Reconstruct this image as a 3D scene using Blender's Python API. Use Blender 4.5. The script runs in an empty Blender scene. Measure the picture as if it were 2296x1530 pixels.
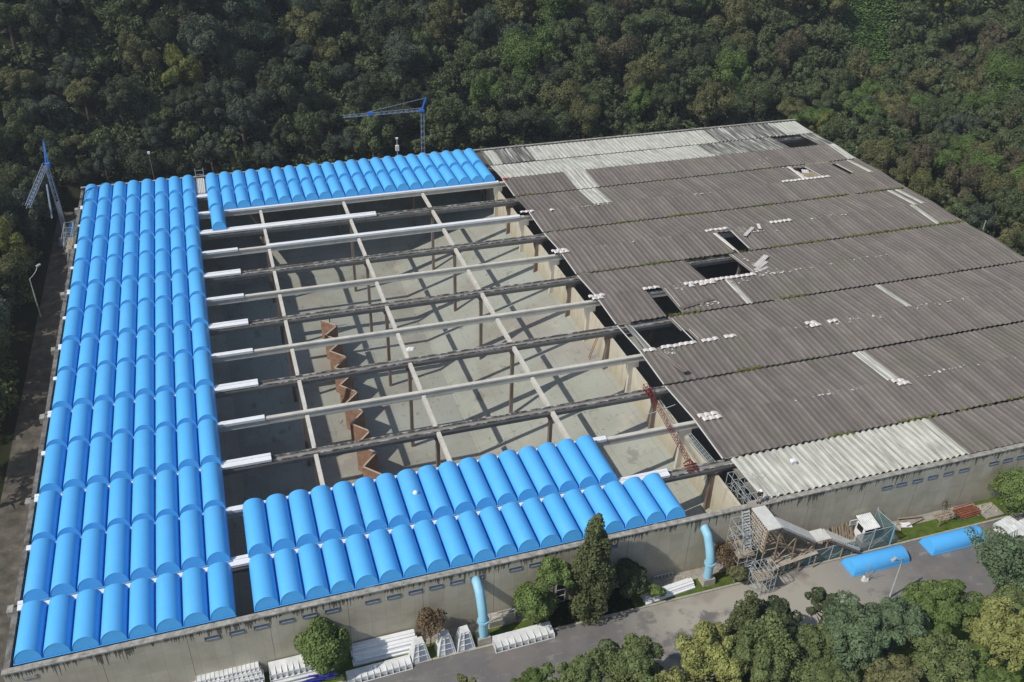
import bpy, math, random
import numpy as np
from mathutils import Vector, Matrix
R = math.radians
scene = bpy.context.scene
col = scene.collection

# ---------------------------------------------------------------- camera
CAM = (21.433, -56.86, 62.366); YAW, PIT, ROL = 0.329, 0.568, 0.027
LENS = 2071.62 / 2296 * 36
d_ = np.array([math.sin(YAW) * math.cos(PIT), math.cos(YAW) * math.cos(PIT), -math.sin(PIT)])
r0 = np.array([math.cos(YAW), -math.sin(YAW), 0.0]); u0 = np.cross(r0, d_)
r_ = r0 * math.cos(ROL) + u0 * math.sin(ROL); u_ = -r0 * math.sin(ROL) + u0 * math.cos(ROL)
cd = bpy.data.cameras.new('camera'); cam = bpy.data.objects.new('camera', cd); col.objects.link(cam)
cd.sensor_width = 36; cd.lens = LENS; cd.clip_end = 3000; cd.clip_start = 1
m3 = Matrix(((r_[0], u_[0], -d_[0]), (r_[1], u_[1], -d_[1]), (r_[2], u_[2], -d_[2])))
cam.matrix_world = Matrix.Translation(CAM) @ m3.to_4x4()
scene.camera = cam

# ---------------------------------------------------------------- sky, sun, exposure
SUN_AZ, SUN_EL = 76.0, 47.0          # direction the light travels to (from +y towards +x) and height of the sun
w = bpy.data.worlds.new('World'); scene.world = w; w.use_nodes = True
nt = w.node_tree; bg = nt.nodes['Background']; sk = nt.nodes.new('ShaderNodeTexSky')
sk.sky_type = 'NISHITA'; sk.sun_disc = False; sk.sun_elevation = R(SUN_EL); sk.sun_rotation = R(SUN_AZ + 180)
nt.links.new(sk.outputs[0], bg.inputs[0]); bg.inputs[1].default_value = 0.118
sl = bpy.data.lights.new('sun', 'SUN'); sl.energy = 4.3; sl.angle = R(0.5); sl.color = (1.0, 0.95, 0.87)
so = bpy.data.objects.new('sun', sl); col.objects.link(so)
ldir = Vector((math.sin(R(SUN_AZ)) * math.cos(R(SUN_EL)), math.cos(R(SUN_AZ)) * math.cos(R(SUN_EL)), -math.sin(R(SUN_EL))))
so.rotation_euler = ldir.to_track_quat('-Z', 'Y').to_euler()
vs = scene.view_settings; vs.view_transform = 'Standard'; vs.look = 'None'; vs.exposure = 0.0; vs.gamma = 1.0

random.seed(7)
rnd = random.random
def uni(a, b): return a + (b - a) * rnd()

# ---------------------------------------------------------------- materials
class NB:
    """small node builder"""
    def __init__(s, name, rough=0.7, spec=0.3):
        s.m = bpy.data.materials.new(name); s.m.use_nodes = True; s.t = s.m.node_tree
        s.b = s.t.nodes['Principled BSDF']; s.b.inputs['Roughness'].default_value = rough
        s.b.inputs['Specular IOR Level'].default_value = spec
        s.tc = s.t.nodes.new('ShaderNodeTexCoord')
    def n(s, ty, **kw):
        o = s.t.nodes.new(ty)
        for k, v in kw.items(): setattr(o, k, v)
        return o
    def l(s, a, b): s.t.links.new(a, b)
    def pos(s, sc=(1, 1, 1), world=False):
        mp = s.n('ShaderNodeMapping'); mp.inputs['Scale'].default_value = sc
        if world: g = s.n('ShaderNodeNewGeometry'); s.l(g.outputs['Position'], mp.inputs[0])
        else: s.l(s.tc.outputs['Object'], mp.inputs[0])
        return mp.outputs[0]
    def noise(s, scale=1, detail=4, sc=(1, 1, 1), world=True, rough=.6):
        o = s.n('ShaderNodeTexNoise'); o.inputs['Scale'].default_value = scale; o.inputs['Detail'].default_value = detail
        o.inputs['Roughness'].default_value = rough
        s.l(s.pos(sc, world), o.inputs['Vector']); return o.outputs['Fac']
    def ramp(s, fac, stops, interp='LINEAR'):
        o = s.n('ShaderNodeValToRGB'); o.color_ramp.interpolation = interp; e = o.color_ramp.elements
        while len(e) < len(stops): e.new(0.5)
        for i, (p, c) in enumerate(stops): e[i].position = p; e[i].color = (*c, 1) if len(c) == 3 else c
        s.l(fac, o.inputs[0]); return o.outputs[0]
    def mix(s, fac, a, b, mode='MIX'):
        o = s.n('ShaderNodeMix', data_type='RGBA', blend_type=mode)
        for sock, v in ((o.inputs[0], fac), (o.inputs[6], a), (o.inputs[7], b)):
            if isinstance(v, bpy.types.NodeSocket): s.l(v, sock)
            elif isinstance(v, (int, float)): sock.default_value = v
            else: sock.default_value = (*v, 1)
        return o.outputs[2]
    def math(s, op, a, b=0.0, c=0.0):
        o = s.n('ShaderNodeMath', operation=op)
        for i, v in enumerate((a, b, c)):
            if isinstance(v, bpy.types.NodeSocket): s.l(v, o.inputs[i])
            else: o.inputs[i].default_value = v
        return o.outputs[0]
    def mr(s, v, a, b, c=0, d=1):
        o = s.n('ShaderNodeMapRange'); s.l(v, o.inputs[0])
        for i, x in enumerate((a, b, c, d)): o.inputs[i + 1].default_value = x
        return o.outputs[0]
    def xyz(s, world=True):
        o = s.n('ShaderNodeSeparateXYZ'); s.l(s.pos((1, 1, 1), world), o.inputs[0]); return o.outputs
    def col(s, c):
        if isinstance(c, bpy.types.NodeSocket): s.l(c, s.b.inputs['Base Color'])
        else: s.b.inputs['Base Color'].default_value = (*c, 1)
        return s
    def bump(s, h, strength=.3, dist=.05):
        o = s.n('ShaderNodeBump'); o.inputs['Strength'].default_value = strength; o.inputs['Distance'].default_value = dist
        s.l(h, o.inputs['Height']); s.l(o.outputs[0], s.b.inputs['Normal']); return s

def simple(name, c, rough=.6, var=.12, scale=1.5, spec=.3, metal=0):
    b = NB(name, rough, spec); b.b.inputs['Metallic'].default_value = metal
    f = b.noise(scale, 5)
    lo = tuple(x * (1 - var) for x in c); hi = tuple(min(1, x * (1 + var)) for x in c)
    b.col(b.ramp(f, [(.3, lo), (.7, hi)])); return b.m

M = {}
# blue fibreglass: even colour, faint dust and fading
b = NB('blue_fibreglass', .48, .3)
oi = b.n('ShaderNodeObjectInfo')
f = b.noise(.9, 5); g = b.noise(2.2, 3, sc=(1, .15, 1))
c = b.ramp(f, [(.25, (.085, .395, .79)), (.75, (.098, .425, .85))])
c = b.mix(b.mr(g, .50, .75, 0, .22), c, (.20, .40, .68))
c = b.mix(b.mr(b.noise(3.0, 6, sc=(1, .4, 1), rough=.7), .62, .74, 0, .18), c, (.05, .19, .42))
c = b.mix(b.math('MULTIPLY', oi.outputs['Random'], .22), c, (.07, .40, .82))
b.col(c); M['blue'] = b.m
b = NB('blue_end_panel', .45, .3); b.col(b.ramp(b.noise(1.2, 4), [(.3, (.075, .38, .77)), (.7, (.088, .405, .83))])); M['blue_end'] = b.m
M['white'] = simple('white_gelcoat', (.72, .73, .74), .4, .06, 2)
M['white_dirty'] = simple('dusty_white_gelcoat', (.60, .61, .60), .55, .18, 1.2)
# concrete of the outside wall with board marks and dark drips under the coping
def wall_mat():
    b = NB('weathered_board_marked_concrete', .85, .2)
    x, y, z = b.xyz()
    base = b.ramp(b.noise(.5, 6), [(.3, (.44, .395, .30)), (.55, (.53, .485, .38)), (.8, (.60, .555, .45))])
    streak = b.noise(1.3, 4, sc=(1, 1, .06)); base = b.mix(b.mr(streak, .5, .75, 0, .35), base, (.52, .49, .41))
    # each board field has its own tone
    br = b.n('ShaderNodeTexBrick'); br.inputs['Scale'].default_value = 1; br.inputs['Mortar Size'].default_value = .012
    br.inputs['Brick Width'].default_value = 1.33; br.inputs['Row Height'].default_value = 2.3; br.offset = .0
    br.inputs['Color1'].default_value = (1, 1, 1, 1); br.inputs['Color2'].default_value = (.86, .86, .85, 1); br.inputs['Mortar'].default_value = (.60, .59, .57, 1)
    cx = b.n('ShaderNodeCombineXYZ'); b.l(b.math('ADD', x, y), cx.inputs[0]); b.l(b.math('ADD', z, .93), cx.inputs[1])
    b.l(cx.outputs[0], br.inputs['Vector'])
    base = b.mix(.85, base, br.outputs[0], 'MULTIPLY')
    # joints every 6.65 m
    fr = b.math('FRACT', b.math('DIVIDE', b.math('ADD', x, .3), 6.65)); j = b.math('LESS_THAN', fr, .006)
    base = b.mix(b.math('MULTIPLY', j, .75), base, (.05, .047, .04))
    # drips
    dn = b.noise(4.2, 2, sc=(1, 1, .04)); big = b.noise(.22, 3, sc=(1, 1, 0))
    ln = b.mr(b.math('MULTIPLY', b.mr(dn, .45, .75, 0, 1), b.mr(big, .40, .60, .3, 1)), 0, 1, 0, 2.3)
    dep = b.math('SUBTRACT', .42, z)
    ragged = b.math('GREATER_THAN', ln, dep)
    base = b.mix(b.math('MULTIPLY', ragged, .8), base, (.06, .053, .045))
    # soil splash near ground
    base = b.mix(b.math('MULTIPLY', b.mr(z, -4.4, -6.5, 0, .55), b.mr(b.noise(.8, 4), .3, .7, .4, 1)), base, (.25, .215, .16))
    b.col(base); b.bump(b.noise(6, 4), .25, .03); return b.m
M['wall'] = wall_mat()
M['coping'] = simple('grey_stained_coping', (.30, .285, .25), .85, .45, 1.8, .2)
# clean precast concrete
b = NB('pale_precast_concrete', .8, .2); b.col(b.mix(b.mr(b.noise(4, 6), .55, .75, 0, .5), b.ramp(b.noise(.7, 5), [(.3, (.46, .44, .385)), (.7, (.60, .575, .505))]), (.26, .25, .22))); M['precast'] = b.m
# blackened gutter beams with peeled white lining
b = NB('blackened_gutter_concrete', .9, .15)
f = b.noise(1.6, 6, sc=(.8, 2.2, 1), rough=.7); base = b.ramp(f, [(.36, (.055, .05, .047)), (.48, (.12, .112, .105)), (.53, (.22, .21, .195)), (.57, (.46, .45, .43))])
x, y, z = b.xyz(); base = b.mix(b.mr(z, -.12, -.2, 0, 1), base, b.ramp(b.noise(1, 4, sc=(1, 1, .3)), [(.3, (.20, .19, .17)), (.7, (.28, .265, .24))]))
b.col(base); M['gutter'] = b.m
b = NB('shade_brown_concrete', .85, .15); b.col(b.ramp(b.noise(1.2, 5, sc=(2, 2, .25)), [(.35, (.13, .095, .075)), (.65, (.24, .20, .165))])); M['column'] = b.m  # column concrete with the brown dark of its shaded side put into the colour
# tank floor: pale screed with slab joints, stains
b = NB('tank_floor_screed', .75, .25)
x, y, z = b.xyz()
base = b.ramp(b.noise(.12, 5), [(.3, (.235, .228, .19)), (.5, (.29, .30, .255)), (.7, (.31, .325, .29))])
base = b.mix(b.mr(b.noise(.07, 3), .52, .66, 0, .6), base, (.25, .215, .19))
base = b.mix(b.mr(b.noise(1.6, 6, sc=(1.5, .35, 1)), .60, .70, 0, .5), base, (.13, .115, .10))
base = b.mix(b.mr(b.noise(.35, 6, rough=.65), .60, .66, 0, .4), base, (.40, .36, .28))
base = b.mix(b.mr(b.noise(.5, 5, sc=(1, .6, 1)), .63, .68, 0, .45), base, (.12, .11, .095))
def joint(v, step, off, wd): return b.math('LESS_THAN', b.math('FRACT', b.math('DIVIDE', b.math('ADD', v, off), step)), wd / step)
jj = b.math('MAXIMUM', joint(x, 4.433, 1.0, .05), joint(y, 7.0, 3.0, .05)); base = b.mix(b.math('MULTIPLY', jj, .5), base, (.14, .13, .11))
b.col(base); M['floor'] = b.m
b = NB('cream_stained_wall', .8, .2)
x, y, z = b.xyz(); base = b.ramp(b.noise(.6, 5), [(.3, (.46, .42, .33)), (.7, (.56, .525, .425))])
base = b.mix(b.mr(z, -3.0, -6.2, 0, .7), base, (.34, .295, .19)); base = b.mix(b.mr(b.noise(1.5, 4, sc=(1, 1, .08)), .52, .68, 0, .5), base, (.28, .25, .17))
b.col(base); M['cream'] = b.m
M['baffle'] = simple('rusty_brown_plaster', (.26, .155, .105), .85, .3, 1.4, .15)
M['baffle_top'] = simple('pale_plaster_edge', (.40, .34, .27), .85, .15)
# old asbestos cement roof
def roof_mat(name, c1, c2, c3, stripes):
    b = NB(name, .85, .18)
    x, y, z = b.xyz()
    base = b.ramp(b.noise(.25, 6), [(.3, c1), (.7, c2)])
    sh = b.n('ShaderNodeTexWhiteNoise', noise_dimensions='2D'); cx = b.n('ShaderNodeCombineXYZ')
    b.l(b.math('FLOOR', b.math('DIVIDE', x, .8)), cx.inputs[0]); b.l(b.math('FLOOR', b.math('DIVIDE', y, 7)), cx.inputs[1]); b.l(cx.outputs[0], sh.inputs['Vector'])
    base = b.mix(b.mr(sh.outputs['Value'], 0, 1, 0, stripes), base, c3)
    base = b.mix(b.mr(b.noise(2.6, 6, sc=(3.2, .22, 1), rough=.7), .56, .70, 0, .6), base, (.32, .305, .27))
    base = b.mix(b.mr(b.noise(.35, 5, sc=(1, .5, 1)), .55, .66, 0, .35), base, (.10, .085, .075))
    base = b.mix(b.mr(b.noise(2.0, 6, sc=(3, .3, 1), rough=.7), .56, .75, 0, .45), base, (.045, .042, .038))
    base = b.mix(b.mr(b.noise(7, 3), .70, .76, 0, .7), base, (.42, .41, .38))
    base = b.mix(b.mr(b.noise(.09, 3), .52, .68, 0, .3), base, (.13, .135, .09))
    b.col(base); b.bump(b.noise(9, 4), .2, .02); return b.m
M['roof'] = roof_mat('old_brown_grey_fibre_cement', (.162, .141, .124), (.215, .190, .168), (.122, .107, .097), .75)
b = NB('streaked_white_fibre_cement', .8, .2)
x, y, z = b.xyz(); base = b.ramp(b.noise(.5, 5), [(.3, (.42, .42, .36)), (.7, (.54, .54, .48))])
base = b.mix(b.mr(b.noise(1.7, 5, sc=(2.6, .12, 1)), .50, .64, 0, .75), base, (.20, .20, .175)); b.col(base); M['roof_white'] = b.m
b = NB('dark_streaked_white_fibre_cement', .8, .2)
base = b.ramp(b.noise(1.5, 5, sc=(2.4, .1, 1)), [(.38, (.07, .07, .065)), (.52, (.19, .19, .17)), (.66, (.46, .46, .42))]); b.col(base); M['roof_grey'] = b.m
M['fragment'] = simple('fresh_broken_fibre_cement', (.62, .58, .54), .85, .1)
M['lit_edge'] = simple('lit_sheet_edge', (.60, .60, .57), .7, .1)  # brightness of the sunlit sheet edge is put into this colour
M['moss'] = simple('roof_moss', (.115, .125, .03), .9, .4, 3, .1)
# ground surfaces
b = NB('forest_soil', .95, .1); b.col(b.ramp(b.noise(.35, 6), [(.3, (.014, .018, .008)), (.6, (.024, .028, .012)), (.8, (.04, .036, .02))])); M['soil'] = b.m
b = NB('worn_asphalt', .85, .2)
base = b.ramp(b.noise(.5, 7), [(.3, (.125, .12, .116)), (.7, (.168, .160, .153))])
x, y, z = b.xyz()
pk = b.math('MULTIPLY', b.mr(x, 50, 56, 0, 1), b.mr(x, 84, 70, 0, 1))
patch = b.math('MULTIPLY', b.mr(b.noise(.20, 8, rough=.62), .43, .49, 0, 1), pk)
base = b.mix(b.math('MULTIPLY', patch, .85), base, (.37, .345, .29))
base = b.mix(b.mr(b.noise(1.4, 6, sc=(.4, 1, 1), rough=.7), .57, .66, 0, .45), base, (.32, .30, .27))
base = b.mix(b.mr(b.noise(.16, 3), .56, .64, 0, .5), base, (.19, .165, .145))
base = b.mix(b.mr(b.noise(5, 5), .66, .70, 0, .5), base, (.36, .34, .30))
b.col(base); b.bump(b.noise(12, 4), .3, .02); M['asphalt'] = b.m
b = NB('mown_grass', .9, .1); b.col(b.ramp(b.noise(1.1, 7), [(.3, (.05, .075, .014)), (.55, (.085, .125, .022)), (.75, (.13, .145, .045))])); b.bump(b.noise(14, 4), .5, .06); M['grass'] = b.m
b = NB('litter_strewn_path', .9, .15); b.col(b.ramp(b.noise(.8, 7), [(.35, (.06, .055, .045)), (.55, (.10, .09, .075)), (.72, (.16, .135, .10))])); M['path'] = b.m
M['kerb'] = simple('kerb_concrete', (.34, .32, .27), .85, .2)
M['paving'] = simple('concrete_apron', (.30, .275, .235), .85, .2)
# paint and metal
M['galv'] = simple('galvanised_steel', (.40, .44, .44), .5, .15, 2, .5)
M['crane_grey'] = simple('crane_grey_steel', (.24, .28, .35), .5, .15)
M['crane_blue'] = simple('crane_blue_paint', (.03, .16, .55), .5, .1)
M['red'] = simple('dark_red_paint', (.15, .022, .022), .6, .3)
b = NB('light_blue_pipe_paint', .5, .3); base = b.ramp(b.noise(1.2, 5), [(.3, (.23, .49, .64)), (.7, (.28, .56, .71))])
base = b.mix(b.mr(b.noise(2.4, 5, sc=(1, 1, .3)), .60, .70, 0, .35), base, (.30, .34, .33)); b.col(base); M['pipe'] = b.m
M['win_frame'] = simple('blue_grey_window_frame', (.13, .16, .20), .6, .1)
M['sill'] = simple('blue_grey_sill', (.30, .34, .40), .6, .1)
M['left_cap'] = simple('dark_stained_cap', (.15, .14, .125), .9, .6, 1.2, .15)
M['glass'] = simple('dusty_window_glass', (.13, .165, .21), .3, .3, 3, .6)
M['net'] = simple('green_netting_dark', (.03, .07, .06), .9, .2)
M['timber'] = simple('weathered_timber', (.30, .24, .17), .9, .3, 3)
M['sheet_grey'] = simple('pale_corrugated_sheet', (.56, .56, .52), .7, .12)
M['black'] = simple('dark_opening', (.012, .012, .014), .9, .1)
M['skin'] = simple('skin', (.30, .17, .11), .6, .05); M['hat'] = simple('white_hard_hat', (.80, .80, .78), .35, .03)
M['jacket'] = simple('dark_jacket', (.02, .02, .025), .9, .1); M['trousers'] = simple('grey_trousers', (.32, .30, .29), .9, .1)
M['boot'] = simple('dark_boots', (.03, .025, .02), .8, .1)
M['indigo'] = simple('indigo_steel', (.03, .03, .35), .5, .1)
M['redcap'] = simple('red_cloth', (.5, .02, .03), .8, .1)
M['rust'] = simple('rusty_bar', (.24, .085, .05), .8, .3)
M['trunk'] = simple('tree_bark', (.10, .08, .06), .9, .3, 3, .1)
M['trunk_pale'] = simple('pale_bark', (.22, .19, .16), .9, .25, 3, .1)
M['lamp_glass'] = simple('lamp_cover', (.75, .75, .72), .4, .03)
# mesh screens: real see-through netting
b = NB('teal_mesh_screen', .8, .1); b.col((.13, .22, .22)); b.b.inputs['Alpha'].default_value = .42; M['screen'] = b.m
def leaf(name, c, var=.45, hue=.0):
    b = NB(name, .62, .22)
    oi = b.n('ShaderNodeObjectInfo')
    g0 = sum(c) / 3; c = tuple((x * .82 + g0 * .18) * 1.5 for x in c); lo = tuple(x * (1 - var) for x in c); hi = tuple(x * (1 + var) for x in c)
    base = b.ramp(b.noise(.9, 4, world=False), [(.3, lo), (.7, hi)])
    base = b.mix(b.math('MULTIPLY', oi.outputs['Random'], .5), base, (c[0] * .72, c[1] * .74, c[2] * .8))
    b.col(base)
    tr = b.n('ShaderNodeBsdfTranslucent'); b.l(base, tr.inputs[0]); mx = b.n('ShaderNodeMixShader'); mx.inputs[0].default_value = .32
    out = b.t.nodes['Material Output']; b.l(b.b.outputs[0], mx.inputs[1]); b.l(tr.outputs[0], mx.inputs[2]); b.l(mx.outputs[0], out.inputs[0])
    return b.m
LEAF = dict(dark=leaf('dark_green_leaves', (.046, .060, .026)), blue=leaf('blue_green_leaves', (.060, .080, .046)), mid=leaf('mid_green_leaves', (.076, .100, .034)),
            olive=leaf('olive_leaves', (.110, .112, .034)), yellow=leaf('yellow_green_leaves', (.135, .150, .022)), brown=leaf('brown_green_leaves', (.098, .086, .042)),
            bright=leaf('bright_green_leaves', (.085, .135, .024)), russet=leaf('russet_leaves', (.15, .10, .045)), vine=leaf('vine_leaves', (.085, .165, .030), .3),
            near_blue=leaf('grey_green_leaves', (.100, .150, .068), .35), near_mid=leaf('fresh_green_leaves', (.120, .155, .045), .4), near_bright=leaf('light_green_leaves', (.115, .170, .034), .4), near_yellow=leaf('lime_leaves', (.225, .240, .055), .4),
            near_dark=leaf('deep_green_leaves', (.070, .094, .036)), near_olive=leaf('soft_olive_leaves', (.14, .145, .05)),
            conifer=leaf('brown_green_needles', (.088, .106, .034)))

# ---------------------------------------------------------------- mesh helpers
class MB:
    def __init__(s): s.v = []; s.f = []
    def add(s, vs, fs):
        n = len(s.v); s.v += [tuple(v) for v in vs]; s.f += [tuple(i + n for i in f) for f in fs]; return s
    def box(s, x0, x1, y0, y1, z0, z1):
        return s.add([(x0, y0, z0), (x1, y0, z0), (x1, y1, z0), (x0, y1, z0), (x0, y0, z1), (x1, y0, z1), (x1, y1, z1), (x0, y1, z1)],
                     [(0, 3, 2, 1), (4, 5, 6, 7), (0, 1, 5, 4), (1, 2, 6, 5), (2, 3, 7, 6), (3, 0, 4, 7)])
    def bar(s, a, b, w=.05, h=None, n=4):
        h = h or w; a = Vector(a); b = Vector(b); dd = (b - a)
        if dd.length < 1e-5: return s
        dd.normalize(); up = Vector((0, 0, 1)) if abs(dd.z) < .95 else Vector((0, 1, 0))
        sx = dd.cross(up).normalized(); sy = sx.cross(dd)
        vs = []
        for p in (a, b):
            for i in range(n):
                t = 2 * math.pi * (i + .5) / n; k = math.sqrt(2) / 2 if n == 4 else .5
                vs.append(p + sx * math.cos(t) * w * k + sy * math.sin(t) * h * k)
        fs = [tuple(range(n))[::-1], tuple(range(n, 2 * n))] + [(i, (i + 1) % n, n + (i + 1) % n, n + i) for i in range(n)]
        return s.add(vs, fs)
    def tube(s, pts, rad, n=10, caps=True):
        pts = [Vector(p) for p in pts]; rad = rad if isinstance(rad, (list, tuple)) else [rad] * len(pts); vs = []; fs = []
        for i, p in enumerate(pts):
            dd = (pts[min(i + 1, len(pts) - 1)] - pts[max(i - 1, 0)]).normalized()
            up = Vector((1, 0, 0)) if abs(dd.x) < .8 else Vector((0, 1, 0))
            sx = dd.cross(up).normalized(); sy = sx.cross(dd)
            for k in range(n):
                t = 2 * math.pi * k / n; vs.append(p + (sx * math.cos(t) + sy * math.sin(t)) * rad[i])
        for i in range(len(pts) - 1):
            for k in range(n): fs.append((i * n + k, i * n + (k + 1) % n, (i + 1) * n + (k + 1) % n, (i + 1) * n + k))
        if caps: fs += [tuple(range(n))[::-1], tuple(range((len(pts) - 1) * n, len(pts) * n))]
        return s.add(vs, fs)
    def prism(s, prof, a0, a1, axis='x'):
        """closed profile (p,q) swept along an axis; axis x: prof=(y,z); axis y: prof=(x,z); axis z: prof=(x,y)"""
        n = len(prof); mk = {'x': lambda a, p: (a, p[0], p[1]), 'y': lambda a, p: (p[0], a, p[1]), 'z': lambda a, p: (p[0], p[1], a)}[axis]
        return s.add([mk(a0, p) for p in prof] + [mk(a1, p) for p in prof],
                     [tuple(range(n))[::-1], tuple(range(n, 2 * n))] + [(i, (i + 1) % n, n + (i + 1) % n, n + i) for i in range(n)])
    def mesh(s, name, mat, smooth=False):
        me = bpy.data.meshes.new(name); me.from_pydata(s.v, [], s.f); me.materials.append(mat)
        if smooth: me.polygons.foreach_set('use_smooth', [True] * len(me.polygons))
        me.update(); return me
    def build(s, name, mat, parent=None, loc=(0, 0, 0), smooth=False):
        return place(name, s.mesh(name, mat, smooth), parent, loc)
def place(name, me, parent=None, loc=(0, 0, 0), rz=0.0):
    o = bpy.data.objects.new(name, me); col.objects.link(o); o.location = loc; o.rotation_euler = (0, 0, rz)
    if parent: o.parent = parent
    return o
def tag(o, label=None, cat=None, group=None, kind=None):
    if label: o['label'] = label
    if cat: o['category'] = cat
    if group: o['group'] = group
    if kind: o['kind'] = kind
    return o
def thing(name, label, cat, loc=(0, 0, 0), rz=0.0, group=None):
    o = place(name, None, None, loc, rz); return tag(o, label, cat, group)
def dup(root, loc, rz=0.0, label=None, group=None, scale=None, mats=None):
    r = root.copy(); col.objects.link(r); r.location = loc; r.rotation_euler = (0, 0, rz)
    if scale: r.scale = (scale if isinstance(scale, tuple) else (scale,) * 3)
    if label: r['label'] = label
    if group: r['group'] = group
    for ch in root.children:
        c = ch.copy(); col.objects.link(c); c.parent = r
        if mats and ch.name.split('.')[0] in mats:
            c.material_slots[0].link = 'OBJECT'; c.material_slots[0].material = mats[ch.name.split('.')[0]]
    return r
def npmesh(name, V, F4, mat, smooth=False):
    me = bpy.data.meshes.new(name); nf = len(F4)
    me.vertices.add(len(V)); me.vertices.foreach_set('co', np.asarray(V, np.float32).ravel())
    me.loops.add(nf * 4); me.loops.foreach_set('vertex_index', np.asarray(F4, np.int32).ravel())
    me.polygons.add(nf); me.polygons.foreach_set('loop_start', np.arange(0, nf * 4, 4, dtype=np.int32)); me.polygons.foreach_set('loop_total', np.full(nf, 4, np.int32))
    me.materials.append(mat); me.update(calc_edges=True); me.validate(); return me
ORD = ['first', 'second', 'third', 'fourth', 'fifth', 'sixth', 'seventh', 'eighth', 'ninth', 'tenth', 'eleventh', 'twelfth', 'thirteenth', 'fourteenth',
       'fifteenth', 'sixteenth', 'seventeenth', 'eighteenth', 'nineteenth', 'twentieth', 'twenty-first', 'twenty-second']

# ================================================================ SETTING
B = 7.0; W = 66.5; X1 = 133.6; GZ = -6.5; FZ = -13.3
def ybeam(k): return (14 - k) * B
def beamz(k): return .17 if k % 2 == 0 else 0.0
def H(x, y):
    z = GZ + .52 * max(0, y - 109)
    if y > 109: z += .30 * max(0, 45 - x) * min(1, (y - 109) / 25) + .30 * max(0, x - 136) * min(1, (y - 109) / 25)  # rise at left shaped to lean that slope away from the sun, darkening it
    if x < -7: z += .30 * (-7 - x) * min(1, max(0, (109 - y)) / 20 + .0) if y <= 109 else 0
    if x > 140 and y <= 109: z += .22 * (x - 140)
    if y < -13: z -= .18 * (-13 - y)
    z += .5 * math.sin(x * .13) * math.sin(y * .11) * min(1, max(0, max(y - 110, -8 - x, x - 141, -14 - y)) / 6)
    return z
xs = sorted(set([-160, -120, -90, -70, -55, -45, -38, -32, -26, -20, -16, -13, -10, -7, -5, -3, -.55] + [X1 + .5] + list(range(0, 134, 6)) + list(range(138, 230, 6)) + [240, 270, 320, 400]))
ys = sorted(set([-160, -120, -90, -70, -50, -40, -32, -26, -22, -18, -15, -13, -10, -7, -4, -2, -.3, 98.5, 101, 105] + list(range(4, 98, 6)) + list(range(109, 220, 6)) + [240, 280, 340, 420, 520]))
g = MB(); nx = len(xs)
for y in ys:
    for x in xs: g.v.append((x, y, H(x, y)))
for j in range(len(ys) - 1):
    for i in range(nx - 1):
        cx, cy = (xs[i] + xs[i + 1]) / 2, (ys[j] + ys[j + 1]) / 2
        if -.55 < cx < X1 + .5 and -.3 < cy < 98.5: continue
        a = j * nx + i; g.f.append((a, a + 1, a + nx + 1, a + nx))
tag(g.build('ground', M['soil'], smooth=True), kind='structure')
def sheet(name, poly, z, mat, kind='structure'):
    m = MB(); m.add([(x, y, z) for x, y in poly], [tuple(range(len(poly)))]); return tag(m.build(name, mat), kind=kind)
sheet('road', [(-12, -3.45), (-12, -12.5), (160, -12.5), (160, -3.45)], GZ + .012, M['asphalt'])
sheet('path', [(-6.2, -3.0), (-.56, -3.0), (-.56, 106), (-6.2, 106)], GZ + .008, M['path'])
sheet('rear_path', [(-.5, 98.6), (140, 98.6), (140, 106), (-.5, 106)], GZ + .006, M['path'])
sheet('pavement', [(27, -.32), (27, -1.5), (68, -1.5), (68, -3.0), (83.5, -3.0), (83.5, -1.35), (95, -1.35), (95, -.32)], GZ + .012, M['paving'])
sheet('lawn', [(-.5, -.32), (-.5, -3.25), (134, -3.25), (134, -.32)], GZ + .006, M['grass'])
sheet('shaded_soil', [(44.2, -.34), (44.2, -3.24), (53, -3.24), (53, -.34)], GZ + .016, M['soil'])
k_ = MB(); xx = 18.0
while xx < 134: k_.box(xx, xx + 2.95, -3.45, -3.25, GZ, GZ + .13); xx += 3.0
tag(k_.build('kerb', M['kerb']), kind='structure')
# low grass bank between the foreground trees
sheet('verge', [(66, -12.55), (66, -24), (100, -24), (100, -12.55)], GZ + .02, M['grass'])

# ================================================================ BUILDING
bld = thing('reservoir_building', 'long concrete water reservoir building, half covered by old grey corrugated roofing', 'building')
def part(name, mb, mat, label=None, smooth=False):
    o = mb.build(name, mat, bld, smooth=smooth)
    if label: o['label'] = label
    return o
part('front_wall', MB().box(-.7, X1 + .3, -.32, -.02, FZ, .42), M['wall'])
part('front_coping', MB().box(-.78, 65.95, -.40, .16, .424, .56), M['coping']); part('front_coping', MB().box(69.25, X1 + .4, -.40, .16, .424, .56), M['coping'])
part('rear_wall', MB().box(-.7, X1 + .3, 98.1, 98.45, FZ, .62), M['wall'])
part('rear_coping', MB().box(-.75, X1 + .35, 98.0, 98.5, .624, .74), M['coping'])
part('left_wall', MB().box(-.55, -.28, -.016, 98.09, FZ, .05), M['wall'])
lc = MB()
for k in range(14): lc.box(-.80 if k % 2 else -.74, -.33, ybeam(k + 1) + .17, ybeam(k) - .02, .054, .30 - .06 * (k % 2))
part('left_coping', lc, M['left_cap'])
for k in range(1, 14, 2): part('gutter_outlet', MB().box(-1.3, -.805, ybeam(k) - .42, ybeam(k) + .42, -.5, .16).box(-1.22, -.9, ybeam(k) - .2, ybeam(k) + .2, .165, .17), M['coping'])
part('right_wall', MB().box(X1, X1 + .3, -.018, 98.09, FZ, .25), M['wall'])
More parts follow.
